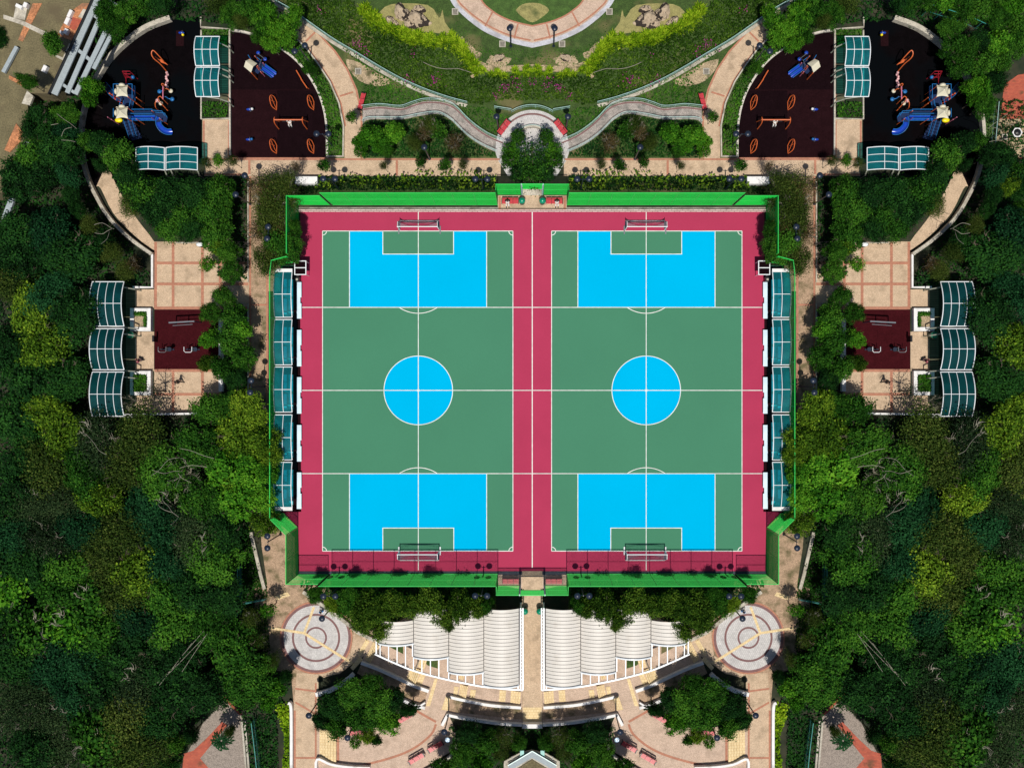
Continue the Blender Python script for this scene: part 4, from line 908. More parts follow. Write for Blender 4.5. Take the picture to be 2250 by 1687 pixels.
q = MB(); q.lathe((p[0], p[1], 0), [(.3,0),(.34,.1),(.36,.8)], 16, 1.2, .7); q.build('body', M['blackmetal'], r, smooth=True); q = MB(); q.lathe((p[0], p[1], .8), [(.37,0),(.3,.1),(.08,.16)], 16, 1.1, .7); q.build('lid', M['wmetal'], r, smooth=True); both(r)
# garden hose on the slope
q = MB(); q.tube([P(x, y, .55) for x, y in smooth([(930,137),(945,144),(965,150),(985,152),(1005,151),(1020,155),(1035,160)], 5)], .03, 6)
p0 = P(985,152); o = q.build('garden_hose', M['palebark'], at=(p0[0], p0[1], 0)); tag(o, 'pale garden hose lying across the left flower slope', 'hose'); both(o)

# ---------------------------------------------------------------- people
def skinned(name, verts, edges, radii, m, root, sub=2):
    bm = bmesh.new(); ly = bm.verts.layers.skin.verify(); vs = []
    for v, r_ in zip(verts, radii):
        k = bm.verts.new(v); k[ly].radius = (r_, r_) if not isinstance(r_, tuple) else r_; vs.append(k)
    vs[0][ly].use_root = True
    for a, b_ in edges: bm.edges.new((vs[a], vs[b_]))
    me = bpy.data.meshes.new(name); bm.to_mesh(me); bm.free(); me.materials.append(m)
    o = bpy.data.objects.new(name, me); C.objects.link(o); o.parent = root
    sk = o.modifiers.new('skin', 'SKIN'); sk.use_smooth_shade = True; ss = o.modifiers.new('sub', 'SUBSURF'); ss.levels = sub; ss.render_levels = sub
    return o
def person(label, px, py, rz, pose, top, bottom, sc=1.0, group=None):
    """faces local -y"""
    p = P(px, py, .8); r = empty('person', (p[0], p[1], 0), math.radians(rz)); r.scale = (sc, sc, sc); tag(r, label, 'person', group)
    sit = pose == 'sit'; hz = .52 if sit else .92; y0 = .08 if sit else 0
    V = [(0,y0,hz)]; R = [(.14,.11)]; E = []
    def add(v, r_, frm): V.append(v); R.append(r_); E.append((frm, len(V)-1)); return len(V)-1
    sp = add((0,y0,hz+.22), (.125,.10), 0); ch = add((0,y0-.02,hz+.42), (.15,.11), sp); nk = add((0,y0-.02,hz+.56), (.055,.055), ch)
    hd = add((0,y0-.04,hz+.64), (.085,.095), nk); add((0,y0-.04,hz+.76), (.075,.085), hd); add((0,y0-.135,hz+.665), (.02,.02), hd)
    arms = {}; legs = {}
    for s in (-1, 1):
        sh = add((s*.19,y0-.01,hz+.49), (.055,.055), ch)
        if pose == 'walk': el, wr = (s*.25, y0-.1*s, hz+.24), (s*.25, y0-.24*s-.05, hz+.02)
        elif sit: el, wr = (s*.25, y0-.06, hz+.22), (s*.14, y0-.30, hz+.12)
        else: el, wr = (s*.25, y0+.02, hz+.22), (s*.26, y0-.06, hz-.02)
        e_ = add(el, (.042,.042), sh); w_ = add(wr, (.028,.028), e_); d = (Vector(wr)-Vector(el)).normalized(); pm = Vector(wr)+d*.06
        pa = add(tuple(pm), (.034,.02), w_)
        side = d.cross(Vector((s,0,.2))).normalized()
        for k, ln in ((-1.5,.075),(-.5,.09),(.5,.085),(1.5,.065)):
            f1 = pm+d*.05+side*k*.018; f = add(tuple(f1), (.0095,.0095), pa); f2 = add(tuple(f1+d*ln*.5+Vector((-s*.01,0,-.004))), (.0088,.0088), f); add(tuple(f1+d*ln*.9+Vector((-s*.028,0,-.012))), (.008,.008), f2)
        t_ = add(tuple(pm-d*.02-side*.035), (.011,.011), pa); add(tuple(pm+d*.02-side*.06), (.0095,.0095), t_)
        arms[s] = (sh, e_, w_)
        hp_ = add((s*.10,y0,hz-.05), (.085,.085), 0)
        if sit: kn, an, to = (s*.13,y0-.42,hz-.03), (s*.14,y0-.46,.09), (s*.14,y0-.62,.04)
        elif pose == 'walk': kn, an, to = (s*.10,y0-.12*s-.08,.5), (s*.10,y0-.26*s,.09), (s*.10,y0-.26*s-.16,.04)
        else: kn, an, to = (s*.10,y0-.02,.48), (s*.11,y0+.02,.09), (s*.12,y0-.15,.04)
        k_ = add(kn, (.06,.06), hp_); a_ = add(an, (.042,.042), k_); add(to, (.04,.03), a_); legs[s] = (hp_, k_, a_)
    skinned('body', V, E, R, M['skin'], r)
    def sub(name, idx, edges, grow, m):
        return skinned(name, [V[i] for i in idx], [(idx.index(a), idx.index(b_)) for a, b_ in edges], [tuple(x+grow for x in R[i]) for i in idx], m, r)
    I = [ch, sp, 0]; EE = [(ch, sp), (sp, 0)]
    for s in (-1, 1): I += [arms[s][0], arms[s][1]]; EE += [(ch, arms[s][0]), (arms[s][0], arms[s][1])]
    sub('shirt', I, EE, .022, M[top])
    I = [0]; EE = []
    for s in (-1, 1): I += list(legs[s]); EE += [(0, legs[s][0]), (legs[s][0], legs[s][1]), (legs[s][1], legs[s][2])]
    sub('trousers', I, EE, .02, M[bottom])
    q = MB(); q.ball((0, y0-.02, hz+.735), .125, 14, .95, .85, 1); h = q.build('hair', M['hair'], None, smooth=True); h.parent = r
    for s in (-1, 1):
        q = MB(); a = V[legs[s][2]]; q.ball((a[0], a[1]-.07, .06), .15, 10, .42, .4, 1); h = q.build('shoe', M['blackcloth'], None, smooth=True); h.parent = r
        q = MB(); q.ball((s*.035, y0-.125, hz+.69), .014, 8); h = q.build('eye', M['blackcloth'], None, smooth=True); h.parent = r
    return both(r)
person('seated person in navy top and white trousers on bench left of top gate', 1115, 443, 0, 'sit', 'navy', 'whitecloth')
person('person in black walking across the left square below the exercise ground', 391, 839, 70, 'walk', 'blackcloth', 'blackcloth')
person('small person in a pink top beside the middle left shelter', 302, 792, 120, 'sit', 'pinkcloth', 'navy', .9)
person('person in a bright blue top seated at the edge of the left round plaza', 706, 1342, 200, 'sit', 'bluecloth', 'whitecloth')
person('person in white sitting on the swing in the left maroon playground', 635, 267, 0, 'sit', 'whitecloth', 'whitecloth', .95)

# ---------------------------------------------------------------- roof terrace, top left only
b = MB(); hr = 3.0
def rp(l): return [P(x, y, hr)[:2] for x, y in l]
r = empty('terrace_building', P(100, 150, 0)); r.location.z = 0; tag(r, 'flat roofed building with olive roof and blue grey slabs in the top left corner', 'building')
b.prism(rp([(-30,-30),(215,-30),(203,8),(109,206),(60,205),(60,225),(68,300),(20,420),(-30,430)]), 0, hr); b.build('roof', M['roofelt'], r)
for i, (l, m_) in enumerate([([(72,8),(92,8),(68,55),(50,92),(40,88)], 'rooftile'), ([(180,8),(203,8),(165,92),(126,78),(150,30)], 'rooftile'), ([(152,96),(158,98),(140,134),(119,124),(121,120),(138,127)], 'conc'), ([(183,20),(196,24),(186,44),(172,38)], 'conc'), ([(160,38),(180,45),(165,68),(152,62)], 'redpath'),
      ([(20,166),(66,188),(62,197),(20,174)], 'rooftile'), ([(35,15),(62,8),(55,45),(30,40)], 'conc'), ([(8,33),(50,46),(95,68),(130,84),(126,91),(90,76),(45,54),(8,42)], 'conc'), ([(36,272),(50,290),(46,310),(22,335),(10,330)], 'rooftile'), ([(60,200),(74,212),(66,232),(48,228)], 'conc')]):
    q = MB(); q.prism([P(x, y, hr+.05)[:2] for x, y in l], hr-.2, hr+.05+.006*i); q.build('roof_band', M[m_], r)
b = MB(); b.prism([P(x, y, 0)[:2] for x, y in ((205,-5),(262,-5),(232,60),(185,170),(165,212),(108,208))], 0, .3); b.build('gap_shade', M['blackrubber'], r)  # black slab under the sun slabs: shade of their gaps put into colour
for x0, y0, x1, y1, wd in ((214,-4,119,208,.78),(233,10,148,205,.5),(240,55,166,208,.5),(244,78,206,152,.4)):
    q = MB(); q.bar(P(x0,y0,hr+.3), P(x1,y1,hr+.3), wd, .16); q.build('sun_slab', M['slab'], r)
for x0, y0, x1, y1, wd in ((208,36,240,58,.3),(163,103,214,146,.35),(135,184,165,205,.3),(228,5,254,22,1.2)):
    q = MB(); q.bar(P(x0,y0,hr+.05), P(x1,y1,hr+.05), wd, .3); q.build('cross_slab', M['slab'], r)
q = MB(); q.bar(P(204,0,hr+.5), P(108,208,hr+.5), .12, .5); q.build('parapet', M['blackmetal'], r)
for x0, y0, x1, y1, wd in ((61,312,24,395,.5),(30,430,2,505,.6),(38,104,8,160,.4)):
    q = MB(); q.bar(P(x0,y0,hr+.3), P(x1,y1,hr+.3), wd, .3); q.build('sun_slab', M['slab'], r)
for x, y, w_, l_, rz, lb in ((41,14,.7,.35,-25,'in the very top left corner'),(55,11,.4,.5,-20,'second from the top left corner'),(153,30,.35,.8,-25,'upper of the pair on the orange tiles'),(147,46,.4,.75,-25,'lower of the pair on the orange tiles'),(144,69,.4,.55,-25,'below the pair on the orange tiles'),(97,151,.4,.7,-25,'alone on the olive roof felt'),(133,71,.25,.3,-25,'smallest, beside the concrete band')):
    p = P(x, y, hr+.5); e = empty('roof_unit', (p[0], p[1], hr), math.radians(rz)); tag(e, 'small white roof unit '+lb, 'roof unit', 'white roof units')
    q = MB(); q.box((p[0], p[1], hr+.25), (w_, l_, .5)); q.build('casing', M['white'], e); q = MB(); q.box((p[0], p[1], hr+.52), (w_*.8, l_*.8, .04)); q.build('cover', M['white'], e)
# ---- bottom centre pavilion roof
r = empty('pavilion', P(AX, 1675, 0)); tag(r, 'grey chevron roofed pavilion with pale teal edges at the bottom centre', 'pavilion'); h = 2.6
def pp(l, z): return [P(x, y, z)[:2] for x, y in l]
q = MB(); q.prism(pp([(1107,1672),(1140,1654),(1168,1648),(1200,1654),(1230,1672),(1230,1720),(1107,1720)], h), h-.25, h); q.build('lower_roof', M['conc'], r)
q = MB(); q.prism(pp([(1169,1650),(1222,1682),(1222,1694),(1169,1664),(1117,1694),(1117,1682)], h+.4), h+.2, h+.4); q.build('chevron_roof', M['slab'], r)
for s in (1, -1):
    q = MB(); a, c = P(AX, 1649, h+.42), P(AX-54, 1681, h+.42); q.bar((a[0]*s, a[1], a[2]), (c[0]*s, c[1], c[2]), .08, .12); q.build('roof_edge', M['paleteal'], r)
    q = MB(); a = P(1125, 1668, h+.1); q.box((a[0]*s, a[1], h+.06), (.1, .7, .12)); q.build('roof_vent', M['blackmetal'], r)
    q = MB(); a = P(1147, 1655, h+.2); q.box((a[0]*s, a[1], h), (.42, .7, .5)); q.build('teal_panel', M['teal'], r)
    q = MB(); a = P(1112, 1690, 1); q.box((a[0]*s, a[1], h/2-.13), (.15, .15, h-.26)); q.build('column', M['conc'], r)
q = MB(); q.prism(pp([(1169,1668),(1212,1694),(1212,1720),(1127,1720),(1127,1694)], h+.1), h, h+.08); q.build('courtyard_roof', M['roofelt'], r)
# ---- right edge only
ground('red_paving', [[(2237,165),(2270,160),(2270,350),(2185,345),(2199,253),(2206,187)]], M['redpath'], .02, mirror=False)
ground('earth_patch', [[(2195,262),(2270,262),(2270,350),(2185,342)]], M['earth'], .03, mirror=False)
ground('grass_verge', [[(2165,225),(2190,225),(2180,345),(2155,345)]], M['lawn2'], .02, mirror=False)
railing('teal framed fence sloping down among the trees at the top right', [(2022,38),(2100,62),(2152,86)], 3.2, 'teal', 1.4, None, 'teal_fence', False)
railing('thin pale fence down the grass strip at the right edge', [(2177,235),(2168,340)], 1.8, 'paleteal', 1.8, None, 'thin_fence', False)
p = P(2236, 291, .75); r = empty('hexagon_planter', (p[0], p[1], 0)); tag(r, 'dark plant in a white hexagonal planter at the right edge of the photo', 'planter')
q = MB(); q.lathe((p[0], p[1], 0), [(.45,0),(.5,.6),(.56,.62),(.56,.72)], 6); q.build('planter_rim', M['white'], r); q = MB(); q.lathe((p[0], p[1], .72), [(.42,0),(.3,.12),(.1,.2)], 9); q.build('soil', M['blackmetal'], r)
p = P(2208, 301, .4); r = empty('drain_box', (p[0], p[1], 0)); tag(r, 'small dark square drain box beside the hexagonal planter at the right edge', 'drain box')
q = MB(); q.box((p[0], p[1], .2), (.6, .6, .4)); q.build('rim', M['conc'], r); q = MB(); q.box((p[0], p[1], .41), (.4, .4, .04)); q.build('grate', M['blackmetal'], r)

# ---------------------------------------------------------------- leaves
LM = {'dark': leafmat('dark foliage', (.003,.014,.003), (.009,.050,.009), (.030,.115,.015)),
 'mid': leafmat('green foliage', (.006,.032,.002), (.024,.105,.009), (.085,.23,.018)),
 'bright': leafmat('bright foliage', (.010,.060,.003), (.050,.20,.010), (.17,.40,.025)),
 'yellow': leafmat('yellow green foliage', (.018,.055,.003), (.085,.18,.010), (.25,.38,.025)),
 'olive': leafmat('olive foliage', (.010,.026,.004), (.040,.078,.010), (.12,.16,.028)),
 'blue': leafmat('blue green foliage', (.002,.016,.005), (.007,.050,.015), (.024,.11,.032)),
 'grey': leafmat('greyish foliage', (.005,.015,.005), (.018,.045,.014), (.06,.10,.034)),
 'lime': leafmat('lime foliage', (.03,.10,.002), (.17,.32,.006), (.44,.58,.03)),
 'hedge': leafmat('hedge foliage', (.010,.034,.002), (.040,.100,.007), (.13,.22,.02)),
 'pinkf': leafmat('pink flowers', (.15,.01,.08), (.32,.02,.19), (.5,.06,.33), .1),
 'rust': leafmat('rusty foliage', (.04,.028,.010), (.09,.06,.025), (.18,.13,.05))}
def leafmesh(name, pos, nrm, size, tint, m, elong=1.5):
    """one folded diamond of four corners per leaf"""
    n = len(pos); rng = np.random.default_rng(n)
    nrm = nrm/np.linalg.norm(nrm, axis=1)[:, None]; t = rng.normal(size=(n, 3)); t -= (t*nrm).sum(1)[:, None]*nrm; t /= np.linalg.norm(t, axis=1)[:, None]; b_ = np.cross(nrm, t)
    s = size[:, None]; v = np.stack([pos-t*s*elong/2, pos+b_*s/2-nrm*s*.12, pos+t*s*elong/2, pos-b_*s/2-nrm*s*.12], 1).reshape(-1, 3)
    me = bpy.data.meshes.new(name); me.vertices.add(4*n); me.vertices.foreach_set('co', v.astype(np.float32).ravel())
    me.loops.add(4*n); me.loops.foreach_set('vertex_index', np.arange(4*n, dtype=np.int32)); me.polygons.add(n); me.polygons.foreach_set('loop_start', np.arange(0, 4*n, 4, dtype=np.int32))
    a = me.attributes.new('tint', 'FLOAT', 'FACE'); a.data.foreach_set('value', np.clip(tint, 0, 1).astype(np.float32)); me.materials.append(m); me.update(calc_edges=True); return me
def crown(seed, kind, R=2.2, zb=2.6, Hh=2.6, leaf=.14, N=7500, lobes=10, clumps=26, sig=.20, flat=.75):
    g = np.random.default_rng(seed); P_ = []; Nn = []; T = []
    cs = [(0, 0, zb+Hh*.62, R*.55)]
    for i in range(lobes-1):
        a = 2*math.pi*(i+g.uniform(-.3,.3))/(lobes-1); d = R*g.uniform(.42,.68); cs.append((d*math.cos(a), d*math.sin(a), zb+Hh*g.uniform(.1,.62), R*g.uniform(.30,.50)))
    per = N//(lobes*clumps)+1
    for x, y, z, r_ in cs:
        lt = g.normal()*.07
        for k in range(clumps):
            u = g.normal(size=3); u[2] = abs(u[2])*1.1-.25; u /= np.linalg.norm(u); c = np.array([x, y, z])+u*np.array([r_, r_, r_*flat])*g.uniform(.72,1.12); m_ = int(per*g.uniform(.4,1.6))+1
            q = c+g.normal(size=(m_, 3))*sig*r_*np.array([1,1,.6])*1.3; P_.append(q); Nn.append(u*.8+np.array([0,0,.5])+g.normal(size=(m_, 3))*.55); T.append(.47+lt+g.normal()*.15+g.normal(size=m_)*.15)
    P_ = np.concatenate(P_); Nn = np.concatenate(Nn); T = np.concatenate(T)
    return leafmesh('crown', P_, Nn, leaf*g.uniform(.6,1.35,len(P_)), T, LM[kind])
def branches(seed, R=2.2, zb=2.6, Hh=2.6, m='bark', n=7, twigs=4, up=.8):
    g = random.Random(seed); q = MB(); q.tube([(0,0,0),(g.uniform(-.1,.1),g.uniform(-.1,.1),zb*.5),(g.uniform(-.15,.15),g.uniform(-.15,.15),zb)], [.19,.14,.11], 8)
    for i in range(n):
        a = 2*math.pi*(i+g.uniform(-.3,.3))/n; d = R*g.uniform(.55,.95); z0 = zb*g.uniform(.7,1); ze = zb+Hh*g.uniform(.35,up)
        p1 = (d*.35*math.cos(a), d*.35*math.sin(a), z0+(ze-z0)*.45); p2 = (d*.7*math.cos(a+.15), d*.7*math.sin(a+.15), z0+(ze-z0)*.8); p3 = (d*math.cos(a), d*math.sin(a), ze)
        q.tube([(0,0,z0), p1, p2, p3], [.085,.06,.04,.012], 6)
        for k in range(twigs):
            b0 = Vector(p1).lerp(Vector(p3), g.uniform(.1,.9)); a2 = a+g.uniform(-1.2,1.2); l_ = g.uniform(.3,.8)
            q.tube([b0, b0+Vector((math.cos(a2)*l_*.5, math.sin(a2)*l_*.5, l_*.3)), b0+Vector((math.cos(a2+.3)*l_, math.sin(a2+.3)*l_, l_*.45))], [.028,.018,.006], 4)
    me = bpy.data.meshes.new('trunk'); me.from_pydata(q.v, [], q.f); me.materials.append(M[m]); me.update(); return me
def palm(seed):
    g = np.random.default_rng(seed); P_ = []; N_ = []
    for k in range(17):
        a = 6.283*k/17+g.uniform(-.12,.12); L = g.uniform(1.7,2.3); up = g.uniform(.3,1.0)
        for t in np.linspace(.12, 1, 26):
            r_ = L*t; z = 3.4+up*math.sin(t*2.2)-.9*t*t
            for s in (-1, 1, -.5, .5):
                w_ = .34*math.sin(math.pi*min(t*.9+.08, 1))*s; P_.append((r_*math.cos(a)-w_*math.sin(a), r_*math.sin(a)+w_*math.cos(a), z-.25*abs(w_))); N_.append((0, 0, 1)+g.normal(size=3)*.25)
    n = len(P_); return leafmesh('crown', np.array(P_), np.array(N_), .13*g.uniform(.8,1.2,n), .55+g.normal(size=n)*.18, LM['blue'], 2.2)
KIND = {
 'palm':  ('feathery palm-like', [palm(4)]),
 'dark':  ('dense dark', [crown(1,'dark'), crown(2,'dark',leaf=.12,N=8000), crown(3,'dark',lobes=12,sig=.16)]),
 'mid':   ('bushy green', [crown(11,'mid'), crown(12,'mid',leaf=.17,N=5600), crown(13,'mid',lobes=12)]),
 'bright':('bright large-leaved', [crown(21,'bright',leaf=.2,N=4200,clumps=20), crown(22,'bright',leaf=.18,N=5000,lobes=12,clumps=16)]),
 'yellow':('yellow-green', [crown(31,'yellow'), crown(32,'yellow',leaf=.16,N=6000,sig=.24)]),
 'olive': ('olive-brown', [crown(41,'olive',leaf=.11,N=6500,sig=.3), crown(42,'olive',leaf=.12,N=5200,sig=.34)]),
 'blue':  ('soft blue-green', [crown(51,'blue',leaf=.13,N=6500), crown(52,'blue',leaf=.14,N=6000,sig=.26)]),
 'grey':  ('thin grey-green', [crown(61,'grey',leaf=.10,N=5200,sig=.34), crown(62,'grey',leaf=.11,N=4500,sig=.36)]),
 'open':  ('open leafy', [crown(71,'bright',leaf=.22,N=1300,clumps=12,sig=.3), crown(72,'mid',leaf=.24,N=1500,clumps=12,sig=.3)]),
 'sparse':('thin dry', [crown(81,'olive',leaf=.12,N=2800,sig=.4,clumps=14), crown(82,'rust',leaf=.12,N=1600,sig=.4,clumps=14), crown(83,'olive',leaf=.12,N=3000,sig=.4,clumps=14)]),
 'mixed': ('glossy mixed-leaved', [crown(91,'hedge',leaf=.17,N=5200,lobes=12,sig=.24), crown(92,'hedge',leaf=.19,N=4800,lobes=12,sig=.24)]),
 'big':   ('spreading green', [crown(95,'mid',leaf=.12,N=3600,sig=.36,lobes=13,clumps=14)]),
 'bare':  ('leafless pale', [crown(96,'grey',leaf=.09,N=500,sig=.5,clumps=6)])}
TRK = [branches(1), branches(2), branches(3)]; TRP = [branches(5,m='palebark',n=9,twigs=7,up=1.0), branches(6,m='palebark',n=8,twigs=8,up=1.0)]
TREES = []; rt = random.Random(77)
def tree(px, py, rpx, kind, mirror_=True, z0=0, side='left'):
    s = rpx/20/2.2; p = P(px, py, min(3.6*s+z0, 6)); sc = s; r = empty('bush' if rpx <= 25 else 'tree', (p[0], p[1], z0), rt.uniform(0, 6.28)); zs = .75+.25*min(s, 1.2); el = rt.uniform(.82, 1.2); r.scale = (s*el, s/el, zs)  # narrow crowns on trunks: small trees and tall shrubs under one name
    tk = rt.choice(TRP if kind in ('bare', 'sparse', 'grey', 'open') and rt.random() < .75 else TRK); t = bpy.data.objects.new('trunk', tk); C.objects.link(t); t.parent = r
    c = bpy.data.objects.new('crown', rt.choice(KIND[kind][1])); C.objects.link(c); c.parent = r
    TREES.append((r, px, py, kind, side)); bad = (px < 182 and 165 < py < 345) or (185 < px < 345 and py < 75) or (px < 150 and py < 130); r['mir'] = 1 if mirror_ and not bad else 0; return r
def inside(x, y, poly):
    k = False; n = len(poly)
    for i in range(n):
        (a, b_), (c, d) = poly[i], poly[(i+1) % n]
        if (b_ > y) != (d > y) and x < (c-a)*(y-b_)/(d-b_)+a: k = not k
    return k
ANCH = [(60,480,'dark'),(130,480,'blue'),(200,470,'blue'),(150,560,'dark'),(60,630,'olive'),(40,580,'mid'),(110,640,'blue'),(150,700,'dark'),(60,690,'yellow'),(80,740,'yellow'),(90,800,'yellow'),(20,760,'dark'),(30,830,'mid'),(170,780,'blue'),(180,850,'dark'),(190,560,'olive'),(225,580,'sparse'),(290,590,'dark'),(270,510,'blue'),(240,540,'bare'),(300,570,'mid'),
 (110,900,'yellow'),(140,890,'yellow'),(55,890,'mid'),(65,960,'mid'),(20,990,'dark'),(165,950,'yellow'),(220,935,'grey'),(265,950,'olive'),(320,960,'olive'),(370,960,'dark'),(180,1000,'mid'),(230,1010,'mid'),(120,1060,'grey'),(80,1040,'olive'),(100,1110,'grey'),(25,1060,'dark'),(260,1050,'olive'),(245,1100,'yellow'),(180,1110,'mid'),(200,1160,'blue'),(240,1160,'olive'),(130,1170,'grey'),(40,1150,'blue'),(300,1120,'blue'),(320,1170,'blue'),(345,1060,'mid'),(385,1110,'bare'),(330,1220,'blue'),(235,1210,'olive'),(50,1220,'dark'),(140,1250,'mid'),(60,1310,'open'),(90,1360,'open'),(140,1400,'open'),(185,1290,'open'),(190,1250,'mid'),(265,1275,'yellow'),(280,1330,'olive'),(320,1360,'blue'),(380,1340,'mid'),(330,1430,'mid'),(250,1460,'mid'),(150,1460,'blue'),(40,1440,'dark'),(30,1520,'grey'),(130,1520,'blue'),(220,1500,'dark'),(60,1600,'dark'),(130,1620,'grey'),(190,1630,'open'),(280,1600,'olive'),(290,1550,'grey'),(350,1570,'mid'),(380,1610,'dark'),(250,1660,'olive'),(20,1660,'dark'),(400,1440,'mid'),(430,1380,'mid'),(450,1300,'dark'),(480,1260,'mid'),(500,1350,'blue'),(470,1440,'grey'),(520,1450,'mid'),(560,1500,'mid'),(400,1520,'dark'),(430,1540,'dark'),
 (430,960,'mid'),(470,930,'mid'),(530,930,'mid'),(400,1000,'bare'),(410,1050,'bare'),(500,985,'yellow'),(560,1000,'bright'),(490,1040,'bright'),(530,1080,'bright'),(430,1100,'mid'),(560,1130,'bright'),(500,1140,'dark'),(450,1160,'grey'),(575,1160,'yellow'),(475,1210,'mid'),(420,1240,'dark'),
 (200,210,'mid'),(160,230,'bright'),(110,240,'blue'),(70,250,'dark'),(120,290,'blue'),(150,300,'dark'),(90,330,'mid'),(140,350,'dark'),(60,380,'dark'),(20,350,'yellow'),(115,400,'olive'),(170,380,'dark'),(130,270,'bare'),(20,280,'olive'),
 (240,60,'mid'),(265,30,'mid'),(310,35,'mid'),(350,25,'dark'),(400,20,'mid'),(290,60,'olive'),(250,90,'mid'),(230,130,'dark'),(470,20,'olive'),(520,30,'mid'),(560,30,'mid'),(600,50,'bright'),
 (220,320,'dark'),(250,340,'mid'),(290,350,'mid'),(320,400,'mid'),(260,400,'dark'),(360,400,'mid'),(410,390,'bright'),(380,450,'dark'),(320,460,'dark'),(360,500,'dark'),(420,430,'dark'),(400,500,'mid'),(470,400,'mid'),(450,470,'mid'),(500,420,'mid'),(510,500,'mid'),(500,560,'bright')]
def kind_at(x, y):
    k = nearest(x, y); return 'dark' if k == 'mid' and (x < 70 or (y > 1400 and x < 420)) else k  # edge vignette put into foliage colour: green crowns of the outer woods turn dark
def nearest(x, y): return min(ANCH, key=lambda a: (a[0]-x)**2+(a[1]-y)**2+rt.uniform(0, 900))[2]
FOR = [([(-10,560),(50,470),(100,430),(180,440),(165,470),(215,560),(240,590),(165,600),(155,700),(160,760),(172,905),(185,945),(275,955),(480,930),(560,930),(560,1120),(545,1160),(510,1240),(510,1400),(560,1450),(590,1490),(575,1540),(530,1540),(500,1490),(400,1555),(345,1690),(-10,1700)], 78, (45,58)),
 ([(75,245),(138,225),(142,290),(142,350),(158,410),(160,440),(100,430),(55,440),(5,410),(30,350)], 62, (36,46)),
 ([(243,8),(425,5),(405,25),(325,42),(272,66),(245,100),(225,140),(238,60)], 42, (24,32)),
 ([(228,335),(260,335),(290,385),(300,392),(440,392),(450,400),(520,405),(520,590),(497,590),(470,520),(400,490),(350,470),(300,425),(260,385)], 52, (33,43)),
 ([(450,12),(590,8),(620,35),(585,62),(560,50),(520,42),(450,40)], 40, (24,32))]
for poly, sp, (r0, r1) in FOR:
    xs = [p[0] for p in poly]; ys = [p[1] for p in poly]; pts = []; j = 0; y = min(ys)
    while y < max(ys):
        x = min(xs)+(sp/2 if j % 2 else 0)
        while x < max(xs):
            qx, qy = x+rt.uniform(-.22,.22)*sp, y+rt.uniform(-.22,.22)*sp
            if inside(qx, qy, poly): tree(qx, qy, rt.uniform(r0, r1), kind_at(qx, qy), qx > 78)
            x += sp
        y += sp*.87; j += 1
